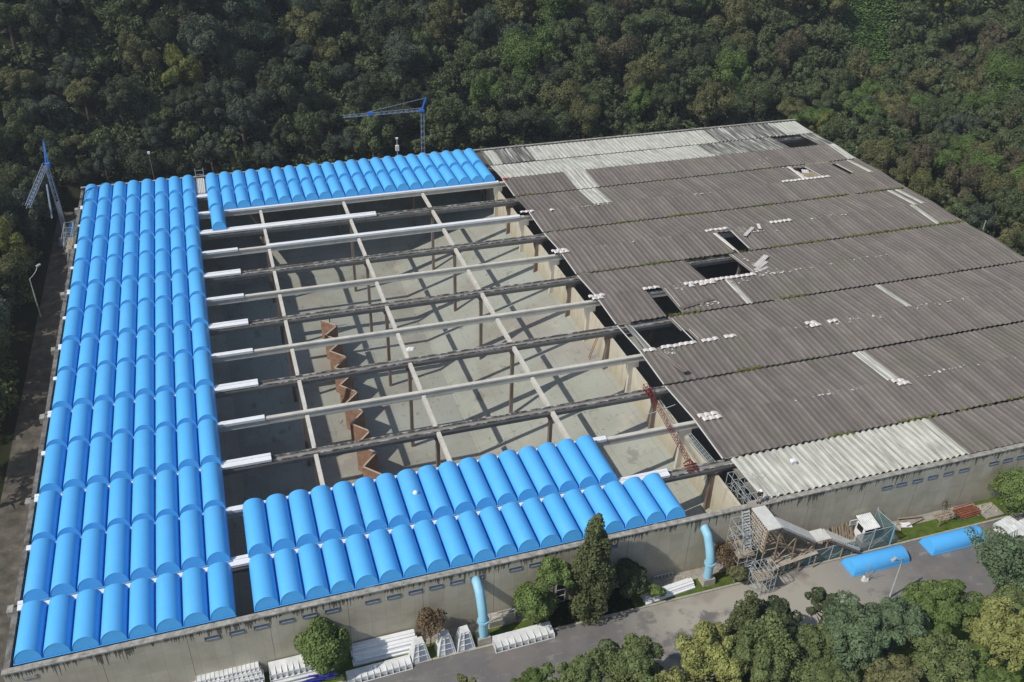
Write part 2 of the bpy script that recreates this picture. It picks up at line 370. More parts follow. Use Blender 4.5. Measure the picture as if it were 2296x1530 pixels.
# hopper shaped floor
fx = [0 - .27, 1, 8, 19, 30, 40, 47.6, 57, 66.2]; fy = [0, 1, 10, 19, 30, 45, 60, 70, 79.2, 84.43, 90, 98.09]
def fz(x, y):
    dd = min(x + .27, 66.2 - x, y * 1.37, (98.09 - y) * 1.37); return max(FZ, -6.0 - .39 * dd)
fx = sorted(set(fx + list(np.linspace(-.27, 18.4, 9)) + list(np.linspace(47.5, 66.2, 9)))); fy = sorted(set(fy + list(np.linspace(0, 13.66, 9)) + list(np.linspace(84.43, 98.09, 9))))
m = MB(); n = len(fx)
for y in fy:
    for x in fx: m.v.append((x, y, fz(x, y)))
for j in range(len(fy) - 1):
    for i in range(n - 1): a = j * n + i; m.f.append((a, a + 1, a + n + 1, a + n))
part('tank_floor', m, M['floor'])
part('second_tank_floor', MB().box(66.7, X1, 0, 98, FZ - .3, FZ), M['floor'])
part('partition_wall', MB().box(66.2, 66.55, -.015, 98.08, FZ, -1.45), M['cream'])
# pilasters on the partition wall
for k in range(1, 14):
    y = ybeam(k); p = MB(); zt = beamz(k) - .72
    p.prism([(66.19, -7.4), (65.55, -7.0), (65.75, -2.6), (65.45, -1.5), (65.45, zt), (66.95, zt), (66.95, -1.45), (66.19, -1.447)][::-1], y - .2, y + .2, 'y')
    part('pilaster', p, M['precast'] if k % 2 == 0 else M['column'])
# main beams across, odd ones are gutters
for k in range(1, 14):
    y = ybeam(k); z = beamz(k); m = MB()
    if k % 2:
        for xa, xb in ((-.7, X1),):
            m.prism([(y - .45, z), (y - .33, z), (y - .30, z - .26), (y + .30, z - .26), (y + .33, z), (y + .45, z), (y + .45, z - .42), (y + .24, z - .55), (y + .24, z - .98), (y - .24, z - .98), (y - .24, z - .55), (y - .45, z - .42)][::-1], xa, xb, 'x')
        part('gutter_beam', m, M['gutter'])
    else:
        m.prism([(y - .24, z), (y + .24, z), (y + .24, z - .2), (y + .17, z - .26), (y + .17, z - .85), (y - .17, z - .85), (y - .17, z - .26), (y - .24, z - .2)][::-1], -.7, X1, 'x')
        part('ridge_beam', m, M['precast'])
XC = [13.25, 26.5, 39.7, 52.9]
for x in XC + [80.0, 93.3, 106.6, 119.9]:
    m = MB()
    for k in range(14):
        ya, yb = ybeam(k + 1) + .46, ybeam(k) - .46
        if k == 0: yb = 98.09
        if k == 13: ya = 0
        m.box(x - .21, x + .21, ya, yb, -.62, -.10)
        m.box(x - .12, x + .12, ya, ya + .5, -.10, -.02)
    part('cross_beam', m, M['precast'])
for x in XC + [80.0, 93.3]:
    for k in range(1, 14, 2):
        y = ybeam(k); zb = fz(x, y) if x < 66 else FZ
        part('column', MB().box(x - .2, x + .2, y - .22, y + .22, zb - .05, -.98).prism([(x - .2, -1.7), (x - .2, -.99), (x - .55, -.99)], y - .21, y + .21, 'y'), M['column'])
# windows: pairs and triples under the coping
wx = [14.97, 16.96, 18.95, 21.08, 23.05, 24.95, 28.45, 30.38, 32.3, 34.2, 36.1, 38.0, 41.66, 43.6, 49.25, 51.2, 82.2, 84.0, 86.0, 87.95, 89.95, 91.95, 95.9, 97.75, 99.65]
for x in wx:
    zc = -.64 if x < 60 else -1.06
    fr = MB().box(x - .62, x + .62, -.375, -.322, zc + .19, zc + .24).box(x - .62, x + .62, -.375, -.322, zc - .24, zc - .19).box(x - .62, x - .57, -.375, -.322, zc - .188, zc + .188).box(x + .57, x + .62, -.375, -.322, zc - .188, zc + .188)
    wn = part('window', fr, M['win_frame'])
    MB().box(x - .568, x + .568, -.335, -.322, zc - .187, zc + .187).build('pane', M['glass'], wn)
    MB().box(x - .56, x + .56, -.36, -.336, zc - .187, zc - .10).build('sill', M['sill'], wn)
# walkway slab beside the open corner
part('corner_slab', MB().box(66.0, 69.2, -.41, .5, .40, .50), M['paving'])

# ---------------------------------------------------------------- old roof with holes
PER = .8; XL = 66.95
def holes(j, i0, x):
    """(y fraction ranges removed) for sheet at x in row j (between beams j and j+1)"""
    out = []
    for (jj, xa, xb, ya, yb) in HOLES:
        if jj == j and xa <= x < xb: out.append((ya, yb))
    return out
HOLES = [(1, 124.0, 129.8, 84.0, 90.4), (3, 118.0, 121.2, 70.3, 75.6), (3, 126.9, 127.6, 70.5, 75.4), (6, 92.2, 94.6, 49.6, 55.2), (7, 83.8, 91.0, 42.3, 48.4), (8, 74.2, 76.6, 35.8, 41.4),
         (9, 66.0, 68.3, 28.3, 34.4), (9, 68.7, 74.2, 28.4, 34.3), (9, 74.2, 75.0, 28.4, 31.0)]
def prof(t):
    """height of the folded sheet over one period"""
    if t < .15: return .105 * t / .15
    if t < .50: return .105 - .012 * (t - .15) / .35
    if t < .66: return .093 * (1 - (t - .50) / .16)
    return 0.0
TS = [0.0, .15, .50, .66, 1.0]
WHITE = {}   # (row) -> list of (x0,x1,mat)
WH = {0: [(66, 67.9, 'roof_grey'), (69.5, 76.0, 'roof_grey'), (67.9, 69.5, 'roof_white'), (76.0, 112.5, 'roof_white'), (112.5, 127.5, 'roof_grey'), (127.5, 134, 'roof_white')],
      1: [(66, 108.0, 'roof_white'), (108.0, 134, 'roof_grey')], 13: [(66, 92.4, 'roof_white')],
      2: [(78.2, 82.3, 'roof_white'), (131.9, 133.6, 'roof_white')], 3: [(78.2, 81.4, 'roof_white'), (131.0, 131.8, 'roof_white')],
      5: [(129.3, 130.1, 'roof_white'), (131.2, 132.0, 'roof_white')], 6: [(128.7, 129.5, 'roof_white')],
      8: [(85.8, 86.6, 'roof_white')], 9: [(105.9, 107.2, 'roof_white')], 11: [(92.4, 94.0, 'roof_white')]}
def ridge_gut(k): return .78 if k % 2 == 0 else .40
for j in range(14):
    yr, yf = ybeam(j), ybeam(j + 1)
    zr, zf = ridge_gut(j), ridge_gut(j + 1)
    if j == 0: yr -= .5; zr = .62
    if j == 13: yf = .12; zf = .60
    if (j + 1) % 2: yf += .12            # sheet ends hang over the gutter
    elif j != 13: yf -= .05
    if j % 2: yr -= .22
    xl = XL + (.8 if j == 13 else 0)
    n = int((X1 + .5 - xl) / PER)
    groups = {}; run = 0; lastmat = None
    dz = .004 * (j % 2)
    for i in range(n):
        x0 = xl + i * PER; xm = x0 + .4
        mat = 'roof'
        for xa, xb, mm in WH.get(j, []):
            if xa <= xm < xb: mat = mm
        if mat != lastmat: run += 1; lastmat = mat
        m = groups.setdefault((run, mat), MB())
        segs = [(yf, yr)]
        for ya, yb in holes(j, i, xm):
            ns = []
            for a, b2 in segs:
                if ya - a > .7: ns.append((a, ya))
                if b2 - yb > .7: ns.append((yb, b2))
            segs = ns
        jag = uni(-.05, .05); lift = uni(-.015, .015)
        for a, b2 in segs:
            def zz(y): return zf + (zr - zf) * (y - yf) / (yr - yf)
            steps = 2; vs_ = []
            for s_ in range(steps + 1):
                y = a + (b2 - a) * s_ / steps
                if s_ == 0: y += jag
                for t in TS: vs_.append((x0 + t * PER + (.012 if t == 1 else 0), y, zz(y) + prof(t) * (2.3 if j == 13 and mat != 'roof' else 1.7 if mat == 'roof_grey' else .6 if j < 2 else 1) + lift + dz + .02))
            nn = len(TS); top = len(vs_)
            vs_ += [(x, y, z - .035) for x, y, z in vs_]
            fs = []
            for s_ in range(steps):
                for q in range(nn - 1):
                    A = s_ * nn + q; fs.append((A, A + 1, A + nn + 1, A + nn)); fs.append((top + A, top + A + nn, top + A + nn + 1, top + A + 1))
            for q in range(nn - 1): fs.append((q, top + q, top + q + 1, q + 1)); A = steps * nn + q; fs.append((A, A + 1, top + A + 1, top + A))
            for s_ in range(steps): A = s_ * nn; fs.append((A, A + nn, top + A + nn, top + A)); A = s_ * nn + nn - 1; fs.append((A, top + A, top + A + nn, A + nn))
            m.add(vs_, fs)
    for (_, mat), m in groups.items():
        o = part('roof_sheeting', m, M[mat])
        if mat == 'roof_white': o['label'] = 'pale newer roofing sheets'
        if mat == 'roof_grey': o['label'] = 'pale roofing sheets with dark streaks'
    if j >= 2 and j not in (3,):  # pale strip added to imitate the lit edge of the sheets
        xe = xl - .06
        part('lit_edge_strip', MB().add([(xe, yf, zf - .01), (xe + .09, yf, zf - .01), (xe + .09, yr, zr - .01), (xe, yr, zr - .01), (xe, yf, zf + .1), (xe + .09, yf, zf + .1), (xe + .09, yr, zr + .1), (xe, yr, zr + .1)],
             [(0, 3, 2, 1), (4, 5, 6, 7), (0, 1, 5, 4), (1, 2, 6, 5), (2, 3, 7, 6), (3, 0, 4, 7)]), M['lit_edge'])
# strips along the holes in the same lit edge colour
for (jj, xa, xb, ya, yb) in HOLES:
    def zs(y): return ridge_gut(jj + 1) + (ridge_gut(jj) - ridge_gut(jj + 1)) * (y - ybeam(jj + 1)) / 7 + .1
    for x in ([xb + .25] if jj != 1 else []):
        part('hole_edge_strip', MB().bar((x, ya, zs(ya)), (x, yb, zs(yb)), .07, .12), M['lit_edge'])

# broken white ridge pieces lying along the ridges
def fragments(name, x0, x1, k, label, step=.8, yoff=0., wide=.62, rows=1):
    m = MB(); z = ridge_gut(k) + .06; y = ybeam(k) + yoff; x = x0
    while x < x1 - .1:
        for r in range(rows):
            yy = y - r * .62 + uni(-.06, .06); a = x + r * .25
            if rnd() < .93:
                dxx = uni(-.08, .1); p = [(a - .04, yy - wide / 2, z + .08), (a + .12, yy - wide / 2 + uni(-.1, .1), z + .18), (a + .42, yy - wide / 2 + uni(-.1, .1), z + .17), (a + .74 + dxx, yy - wide / 2 + uni(-.1, .15), z + .07)]
                q = [(u, yy + wide / 2 * uni(.7, 1.1), h + .02) for u, _, h in p]
                vs_ = p + q; vs_ += [(u, v, h - .03) for u, v, h in vs_]
                m.add(vs_, [(0, 1, 5, 4), (1, 2, 6, 5), (2, 3, 7, 6), (8, 12, 13, 9), (9, 13, 14, 10), (10, 14, 15, 11), (0, 8, 9, 1), (1, 9, 10, 2), (2, 10, 11, 3), (4, 5, 13, 12), (5, 6, 14, 13), (6, 7, 15, 14), (0, 4, 12, 8), (3, 11, 15, 7)])
        x += step
    return tag(m.build(name, M['fragment']), label, 'roof fragments', 'broken ridge pieces on the old roof')
fragments('ridge_fragment', 113.2, 122.3, 4, 'white broken ridge pieces below the far rectangular roof hole')
fragments('ridge_fragment', 90.9, 94.7, 6, 'white broken ridge pieces above the narrow slanted roof hole')
fragments('ridge_fragment', 102.3, 106.1, 6, 'short white run of ridge pieces beside scattered sheet debris', rows=1)
fragments('ridge_fragment', 80.0, 90.9, 8, 'long white broken ridge run below the largest roof hole', yoff=-.4)
fragments('ridge_fragment', 80.4, 83.8, 8, 'second white layer of ridge pieces left of the largest hole', yoff=-1.0)
fragments('ridge_fragment', 73.9, 76.6, 8, 'white ridge pieces on top edge of the ragged hole', yoff=-.1)
fragments('ridge_fragment', 67.4, 74.5, 10, 'white ridge run below the two holes near the open tank', yoff=-.25, rows=1)
fragments('ridge_fragment', 75.4, 77.2, 10, 'few white ridge chips right of the hole near the open tank', yoff=-.2)
fragments('ridge_fragment', 65.9, 67.9, 8, 'white ridge chips where eighth beam meets the old roof', rows=2, yoff=-.1)
fragments('ridge_fragment', 65.7, 67.6, 6, 'white ridge chips where sixth beam meets the old roof', rows=2, yoff=-.1)
fragments('ridge_fragment', 65.6, 67.3, 4, 'white ridge chips where fourth beam meets the old roof', yoff=-.1)
fragments('ridge_fragment', 67.6, 69.4, 12, 'white pair of ridge chips near the front left roof edge', rows=2, yoff=-.1)
fragments('ridge_fragment', 90.4, 92.0, 10, 'white ridge chips with two tails mid roof', rows=2, yoff=-.2)
fragments('ridge_fragment', 93.5, 95.0, 10, 'small white ridge chips right of the tailed pair', rows=1, yoff=-.6)
fragments('ridge_fragment', 92.9, 94.5, 12, 'white ridge chips at foot of the long pale sheet', rows=2, yoff=-.5)
fragments('ridge_fragment', 70.4, 71.2, 4, 'single white ridge chip near the rear of the old roof', rows=1, yoff=-.5)
fragments('ridge_fragment', 78.6, 79.8, 10, 'tiny white ridge chips along the middle ridge', yoff=-.2)
# scattered chips: too many to count
m = MB()
for (cx, cy, n_, sx, sy) in [(98.5, 54.0, 45, 2.2, .9), (93.2, 41.2, 40, 2.6, .7), (92.5, 45.5, 14, .9, 1.6), (88, 40.2, 14, 3, .6), (81, 36.2, 25, 1.8, .6), (119, 76, 12, 2, .4), (70.5, 26.8, 22, 1.2, .8), (115, 80, 14, 3, 1.5), (112, 55.5, 25, 3.5, .4),
                             (100, 13.7, 30, 7, .35), (84, 13.5, 26, 5, .35), (95, 27, 30, 7, .4), (76, 69.3, 20, 6, .3), (96, 69, 26, 8, .35), (80, 55.5, 22, 6, .3), (98, 41.0, 20, 5, .4), (110, 27.5, 34, 8, .4), (118, 13.6, 40, 9, .4), (110, 41.5, 20, 8, .4), (78, 41.0, 12, 2, .4)]:
    for _ in range(int(n_ * .7)):
        x = random.gauss(cx, sx * .5); y = random.gauss(cy, sy * .5); s_ = uni(.05, .22); a = uni(0, 6.28); k = (98 - y) / 7; fr = abs((k % 2) - 1); z = .40 + .38 * fr + .2
        if any(jj == int(k) and xa - .1 < x < xb + .1 and ya - .2 < y < yb + .2 for jj, xa, xb, ya, yb in HOLES): continue
        c_, s2 = math.cos(a) * s_, math.sin(a) * s_
        m.add([(x + c_, y + s2, z), (x - s2, y + c_ * .6, z + .02), (x - c_, y - s2, z + .03), (x + s2, y - c_ * .6, z)], [(0, 1, 2, 3)])
tag(m.build('roof_chips', M['fragment']), 'pale chips of broken roofing scattered over the old grey roof', 'debris', kind='stuff')
def loose_sheet(loc, ln, wd, rz, tilt, label, mat='fragment', n=3, roll=0):
    m = MB(); p = wd / n; pts = []
    for i in range(n):
        for t in TS[:-1]: pts.append((-wd / 2 + (i + t) * p, prof(t) * .7))
    pts.append((wd / 2, 0)); k = len(pts); vs_ = []
    for yy in (-ln / 2, ln / 2):
        for a, h in pts: vs_.append((a, yy, h))
    vs_ += [(a, b2, c - .03) for a, b2, c in vs_]; fs = []
    for q in range(k - 1): fs += [(q, q + 1, k + q + 1, k + q), (2 * k + q, 3 * k + q, 3 * k + q + 1, 2 * k + q + 1), (q, 2 * k + q, 2 * k + q + 1, q + 1), (k + q, k + q + 1, 3 * k + q + 1, 3 * k + q)]
    fs += [(0, k, 3 * k, 2 * k), (k - 1, 3 * k - 1, 4 * k - 1, 2 * k - 1)]
    o = m.add(vs_, fs).build('loose_sheet', M[mat], loc=loc); o.rotation_euler = (tilt, roll, rz)
    return tag(o, label, 'roof sheet', 'loose roofing sheets on the old roof')
loose_sheet((97.2, 53.9, 1.0), 3.6, .55, R(-50), 0, 'pale broken roofing sheet lying askew near the narrow hole', n=2)
loose_sheet((99.6, 54.9, 1.1), 1.8, .5, R(-20), 0, 'short broken sheet piece lying among the chips', n=2)
loose_sheet((93.9, 44.8, .95), 4.4, .8, R(-52), 0, 'slanted pale sheet stacked right of the largest hole')
loose_sheet((93.2, 43.6, .85), 3.6, .5, R(-58), 0, 'second slanted pale sheet below the stacked one', n=2)
loose_sheet((92.8, 42.6, .85), 2.4, .45, R(-70), 0, 'small slanted sheet piece at the corner of largest hole', n=2)
loose_sheet((79.3, 36.7, .72), 5.6, .6, R(-78), 0, 'long grey sheet lying across right of the ragged hole', 'roof', n=2)
loose_sheet((92.0, 52.0, .9), 5.8, .5, R(2), 0, 'crumpled white sheet strip inside narrow hole edge', n=1)
loose_sheet((117.9, 73.0, .9), 5.5, .6, R(-3), 0, 'bent white sheet along left side of far hole', n=1)
loose_sheet((120.0, 73.4, .75), 1.5, 1.2, R(-30), 0, 'white sheet fragment hanging in the far hole')
loose_sheet((68.15, 31.3, .62), 6.1, .8, 0, R(.0), 'single grey sheet bridging between the two dark holes', 'roof_grey', n=1)
up = loose_sheet((69.55, 24.3, 1.15), 5.0, .9, R(14), R(0), 'dark sheet pair lying folded on the roof edge', 'roof', n=2)
tag(MB().box(-.28, .28, -.22, .22, 0, .22).prism([(-.3, .22), (.3, .22), (.2, .3), (-.2, .3)], -.24, .24, 'y').build('roof_box', M['white'], loc=(73.5, 4.2, .78)), 'small white box standing on the pale front roof sheets', 'box')
# moss along the gutters
mo = MB()
def mossrun(xa, xb, y, dens=22, h=.3):
    for _ in range(int((xb - xa) * dens)):
        x = uni(xa, xb); yy = y + random.gauss(.1, .17); z = .28 + uni(0, h); s_ = uni(.06, .16); a = uni(0, 6.28); tz = uni(-.1, .12)
        mo.add([(x + s_ * math.cos(a), yy + s_ * math.sin(a), z + tz), (x - s_ * math.sin(a), yy + s_ * math.cos(a), z), (x - s_ * math.cos(a), yy - s_ * math.sin(a), z - tz), (x + s_ * math.sin(a), yy - s_ * math.cos(a), z + .05)], [(0, 1, 2, 3)])
for xa, xb, y, dd in [(66.7, 71, 77, 25), (92, 96, 77, 15), (112, 117, 77, 15), (66.8, 78, 63, 8), (79, 84.5, 63, 45), (88, 95, 63, 50), (103, 107.5, 63, 40), (108, 116, 63, 10), (116, 122, 63, 45), (125, 132.5, 63, 45), (66.8, 76, 49, 8), (76.5, 81.3, 49, 45), (81.3, 98, 49, 6),
                  (98.5, 108.5, 49, 38), (111, 123, 49, 50), (123, 133, 49, 40), (129.5, 133.4, 48.8, 90), (74.5, 79.3, 35, 55), (91.3, 95, 35, 40), (115, 133, 35, 4), (76.5, 80, 21, 55), (80, 90, 21, 5), (79.5, 83, 7, 35), (89, 94, 7, 35), (95, 110, 7, 5)]: mossrun(xa, xb, y, dd)
tag(mo.build('moss', M['moss']), 'green moss growing along the gutters of the old roof', 'moss', kind='stuff')

# ================================================================ NEW WHITE BEAM COVERS
def cover(k, xa, xb, label):
    y = ybeam(k); z = beamz(k) + .02; m = MB()
    if k % 2: m.prism([(y - .49, z - .03), (y - .49, z + .24), (y + .10, z + .27), (y + .12, z + .36), (y + .49, z + .36), (y + .49, z - .03), (y + .46, z - .03), (y + .46, z + .10), (y - .46, z + .10), (y - .46, z - .03)][::-1], xa, xb, 'x')
    else: m.prism([(y - .29, z - .16), (y - .29, z + .15), (y - .02, z + .17), (y, z + .20), (y + .29, z + .20), (y + .29, z - .16), (y + .26, z - .16), (y + .26, z + .02), (y - .26, z + .02), (y - .26, z - .16)][::-1], xa, xb, 'x')
    return tag(m.build('beam_cover', M['white']), label, 'beam cover', 'white covers on the roof beams')
ext = {1: 66.0, 2: 66.3, 3: 43.8, 4: 22.1, 5: 22.0, 6: 21.9, 7: 21.9, 8: 21.9, 9: 21.9, 10: 22.0, 11: 22.0, 12: 56.6, 13: 60.6}
for k, xe in ext.items():
    cover(k, -.45, xe, 'long white cover on the %s beam from the rear wall' % ORD[k - 1] if xe > 30 else 'short white cover on the %s beam from the rear wall' % ORD[k - 1])
cover(4, 26.2, 65.5, 'white cover on right part of the fourth beam from rear')
# ================================================================ BLUE VAULTS
VW = 2.13; VR = 1.13; LEAN = .24
def vault_meshes(L):
    N = 20; m = MB(); hw = VW / 2 - .045; vs_ = []
    ys_ = [0, .05, L * .5, L - .05, L]
    for i, y in enumerate(ys_):
        rr = 1.0 if i not in (0, 4) else .985
        for q in range(N + 1):
            t = math.pi * q / N; hh_ = math.sin(t) ** .92; ld = LEAN * hh_ * (1 if y < L * .4 else -1 if y > L * .6 else 0)
            vs_.append((-hw * math.cos(t) * rr, y + ld, .07 + VR * hh_ * rr))
    fs = [(a * (N + 1) + q, a * (N + 1) + q + 1, (a + 1) * (N + 1) + q + 1, (a + 1) * (N + 1) + q) for a in range(4) for q in range(N)]
    m.add(vs_, [f[::-1] for f in fs]); shell = m.mesh('shell', M['blue'], True)
    def endp(y, flip):
        e = MB(); sg = -1 if flip else 1; vs2 = [(0, y, .07)] + [(-hw * .985 * math.cos(math.pi * q / N), y + sg * LEAN * math.sin(math.pi * q / N) ** .92, .07 + VR * .985 * math.sin(math.pi * q / N) ** .92) for q in range(N + 1)]
        n0 = len(vs2); yy = y + (.03 if not flip else -.03); vs3 = vs2 + [(a, b2 + (yy - y), c) for a, b2, c in vs2]
        ff = [(0, i, i + 1) for i in range(1, N + 1)] + [(n0, n0 + i + 1, n0 + i) for i in range(1, N + 1)]
        if flip: ff = [f[::-1] for f in ff]
        e.add(vs3, ff); return e.mesh('end_panel', M['blue_end'])
    fl = MB(); o = VW / 2 - .005; i_ = hw - .02
    fl.box(-o, -i_, -.06, L + .05, 0, .07).box(i_, o, -.06, L + .05, 0, .07).box(-i_, i_, -.06, .0, 0, .07).box(-i_, i_, L, L + .05, 0, .07)
    return shell, endp(.03, False), endp(L - .03, True), fl.mesh('flange', M['blue'])
VM = {k: vault_meshes(L) for k, L in (('even', 6.78), ('odd', 6.32), ('front', 5.75), ('rear', 6.45))}
def new_vault(kind, loc, label, rz=0.0, group='blue roof vaults on the open hall'):
    t = thing('roof_vault', label, 'roof vault', loc, rz, group)
    me = VM[kind]
    place('shell', me[0], t); place('end_panel', me[1], t); place('end_panel', me[2], t); place('flange', me[3], t)
    return t
PROTO = {}
def vault(kind, loc, label):
    if kind not in PROTO: PROTO[kind] = new_vault(kind, loc, label); return PROTO[kind]
    return dup(PROTO[kind], loc, uni(-.002, .002), label)
def vrow(j, x0, n, block, rowtxt):
    kind = 'front' if j == 13 else 'rear' if j == 0 else 'odd' if j % 2 else 'even'
    y = ybeam(j + 1) + (.47 if j == 13 else .1 if (j + 1) % 2 == 0 else .02)
    z = .40 if j == 13 else .395
    for i in range(n):
        vault(kind, (x0 + 1.07 + 2.14 * i, y, z + uni(-.006, .006)), 'bright blue vault in the %s, %s from left, %s' % (block, ORD[i], rowtxt))
for j in range(14):
    rt = 'row touching the rear wall' if j == 0 else 'row at the front wall' if j == 13 else ORD[j] + ' row from rear wall'
    vrow(j, 0.0, 8, 'left block', rt)
vrow(0, 18.75, 22, 'rear strip', 'back row'); vrow(1, 18.75, 22, 'rear strip', 'row nearer the open tank')
vault('even', (19.95, ybeam(3) + .02, .395), 'lone blue vault jutting from the rear strip over the tank')
vrow(12, 18.6, 17, 'front strip', 'row nearer the tank'); vrow(13, 18.6, 19, 'front strip', 'row at the front wall')
GV1 = new_vault('even', (82.35, -4.85, GZ + .03), 'blue vault lying on the asphalt beside the street lamp', R(90), 'spare blue vaults on the ground')
GV2 = new_vault('even', (92.0, -4.75, GZ + .03), 'blue vault lying on the asphalt below the lawn at right', R(90), 'spare blue vaults on the ground')
GV3 = new_vault('rear', (-3.2, 92.3, GZ + .05), 'blue vault lying in deep shade beside the left crane', R(0), 'spare blue vaults on the ground')
# small white dome on a vault
sph = MB(); N = 12; vs_ = [(0, 0, .26)]; rings = 5
for r in range(1, rings + 1):
    a = math.pi / 2 * r / rings
    for q in range(N): vs_.append((.27 * math.sin(a) * math.cos(2 * math.pi * q / N), .27 * math.sin(a) * math.sin(2 * math.pi * q / N), .26 * math.cos(a) + .0))
vs_ += [(x, y, -.1) for x, y, z in vs_[-N:]]
fs = [(0, 1 + q, 1 + (q + 1) % N) for q in range(N)] + [(1 + r * N + q, 1 + (r + 1) * N + q, 1 + (r + 1) * N + (q + 1) % N, 1 + r * N + (q + 1) % N) for r in range(rings) for q in range(N)]
tag(sph.add(vs_, fs).build('vent_cap', M['white'], loc=(34.75, 9.85, .40 + 1.20), smooth=True), 'small white round vent cap on a front strip vault', 'vent cap')

# ================================================================ INSIDE THE TANK
t = thing('baffle_wall', 'zigzag brown plastered baffle wall standing on the tank floor', 'wall')
pts = []; y = 62.6; i = 0
while y > 8: pts.append((32.25 if i % 2 == 0 else 34.25, y)); y -= 2.165; i += 1
for i in range(len(pts) - 1):
    a, b2 = Vector((*pts[i], 0)), Vector((*pts[i + 1], 0)); dd = (b2 - a).normalized(); nn = Vector((-dd.y, dd.x, 0)) * .1
    p4 = [(a + nn), (b2 + nn), (b2 - nn), (a - nn)]
    MB().add([(p.x, p.y, FZ) for p in p4] + [(p.x, p.y, FZ + 4.0) for p in p4], [(0, 3, 2, 1), (4, 5, 6, 7), (0, 1, 5, 4), (1, 2, 6, 5), (2, 3, 7, 6), (3, 0, 4, 7)]).build('panel', M['baffle'], t)
cpm = MB()
for i in range(len(pts) - 1): cpm.bar((*pts[i], FZ + 4.04), (*pts[i + 1], FZ + 4.04), .2, .06)
cpm.build('top_edge', M['baffle_top'], t)
def lump(m, c, s, n=7):
    vs_ = [(c[0] + math.cos(2 * math.pi * q / n) * s[0] * uni(.6, 1.1), c[1] + math.sin(2 * math.pi * q / n) * s[1] * uni(.6, 1.1), c[2]) for q in range(n)]
    vs_ += [(c[0] + (x - c[0]) * .6, c[1] + (y - c[1]) * .6, c[2] + s[2] * uni(.7, 1.2)) for x, y, z in vs_]
    m.add(vs_, [(q, (q + 1) % n, n + (q + 1) % n, n + q) for q in range(n)] + [tuple(range(n, 2 * n))])
m = MB(); [lump(m, (44.3 + uni(-.5, .5), 57.2 + uni(-.3, .3), FZ), (.6, .45, .25)) for _ in range(4)]
tag(m.build('rubble_heap', M['white']), 'small white heap lying on the tank floor under a cross beam', 'heap')
m = MB(); [lump(m, (64.3 + uni(-.4, .4), 3.4 + uni(-.4, .4), -7.0), (.35, .3, .3)) for _ in range(4)]
tag(m.build('rubble_heap', M['precast']), 'small pale heap in the front right corner of the tank', 'heap')
def ladder(name, a, b, wd, mat, label, side=(1, 0, 0), step=.4, r=.05):
    t = thing(name, label, 'ladder'); a = Vector(a); b = Vector(b); s = Vector(side) * wd / 2
    MB().bar(a - s, b - s, r).build('rail', mat, t); MB().bar(a + s, b + s, r).build('rail', mat, t)
    m = MB(); n = int((b - a).length / step)
    for i in range(1, n): p = a + (b - a) * i / n; m.bar(p - s, p + s, r * .8)
    m.build('rungs', mat, t); return t
ladder('ladder', (64.9, 38.2, -6.5), (65.7, 37.0, -1.4), .55, M['rust'], 'red rusty ladder leaning on the cream partition wall', side=(.2, .98, 0))

m = MB()
for _ in range(420):
    x = uni(22, 64); y = random.gauss(40, 22)
    if not 6 < y < 90: continue
    z = fz(x, y) + .04; s_ = uni(.05, .2); a = uni(0, 6.28); L = s_ * (3 if rnd() < .15 else 1)
    m.add([(x + L * math.cos(a), y + L * math.sin(a), z), (x - s_ * .5 * math.sin(a), y + s_ * .5 * math.cos(a), z + .05), (x - L * math.cos(a), y - L * math.sin(a), z), (x + s_ * .5 * math.sin(a), y - s_ * .5 * math.cos(a), z + .03)], [(0, 1, 2, 3)])
tag(m.build('floor_litter', M['timber']), 'small scattered litter on the tank floor', 'litter', kind='stuff')
tag(MB().bar((33.9, 66.5, FZ), (33.9, 66.5, FZ + 2.6), .14).box(33.4, 34.4, 66.2, 66.8, FZ, FZ + .2).build('dark_post', M['black']), 'thin dark post standing on the tank floor behind the baffle', 'post')
# lattice helper
def lattice(m, a, b, w0, w1, bays, r=.04, sides=4):
    a = Vector(a); b = Vector(b); dd = (b - a).normalized(); up = Vector((0, 0, 1)) if abs(dd.z) < .9 else Vector((0, 1, 0)); sx = dd.cross(up).normalized(); sy = sx.cross(dd)
    if sides == 3: offs = [(-.5, -.4), (.5, -.4), (0, .5)]
    else: offs = [(-.5, -.5), (.5, -.5), (.5, .5), (-.5, .5)]
    def P(i, k): w_ = w0 + (w1 - w0) * i / bays; return a + (b - a) * i / bays + sx * offs[k][0] * w_ + sy * offs[k][1] * w_
    n = len(offs)
    for k in range(n):
        m.bar(P(0, k), P(bays, k), r * 1.4)
        for i in range(bays):
            k2 = (k + 1) % n; m.bar(P(i, k), P(i + 1, k2) if i % 2 else P(i, k2), r * .8); m.bar(P(i, k) if i % 2 else P(i + 1, k), P(i + 1, k2) if not i % 2 else P(i, k2), r * .8)
    return m
# red hoist mast lying across the beams along the partition
t = thing('red_lattice_mast', 'dark red lattice mast lying along the partition wall top', 'lattice mast')
lattice(MB(), (64.75, 20.6, .35), (63.25, 7.4, .5), .38, .38, 26, .028).build('lattice', M['red'], t)
lattice(MB(), (64.7, 21.4, .5), (64.55, 19.2, .5), .55, .45, 4, .05).build('head', M['red'], t)
MB().bar((63.7, 6.4, .1), (63.2, 7.5, 1.0), .1).bar((62.7, 6.5, .1), (63.2, 7.5, 1.0), .1).bar((63.9, 7.6, .1), (63.2, 7.5, 1.0), .1).bar((62.8, 7.9, .1), (63.2, 7.5, .9), .1).box(62.6, 64.0, 6.6, 6.8, .1, .2).box(62.7, 64.1, 7.4, 7.6, .1, .2).build('foot', M['red'], t)
tag(MB().bar((63.0, 17.4, -.5), (66.9, 17.9, -.2), .07).build('rod', M['galv']), 'thin metal rod crossing the red lattice mast', 'rod')
m = MB()
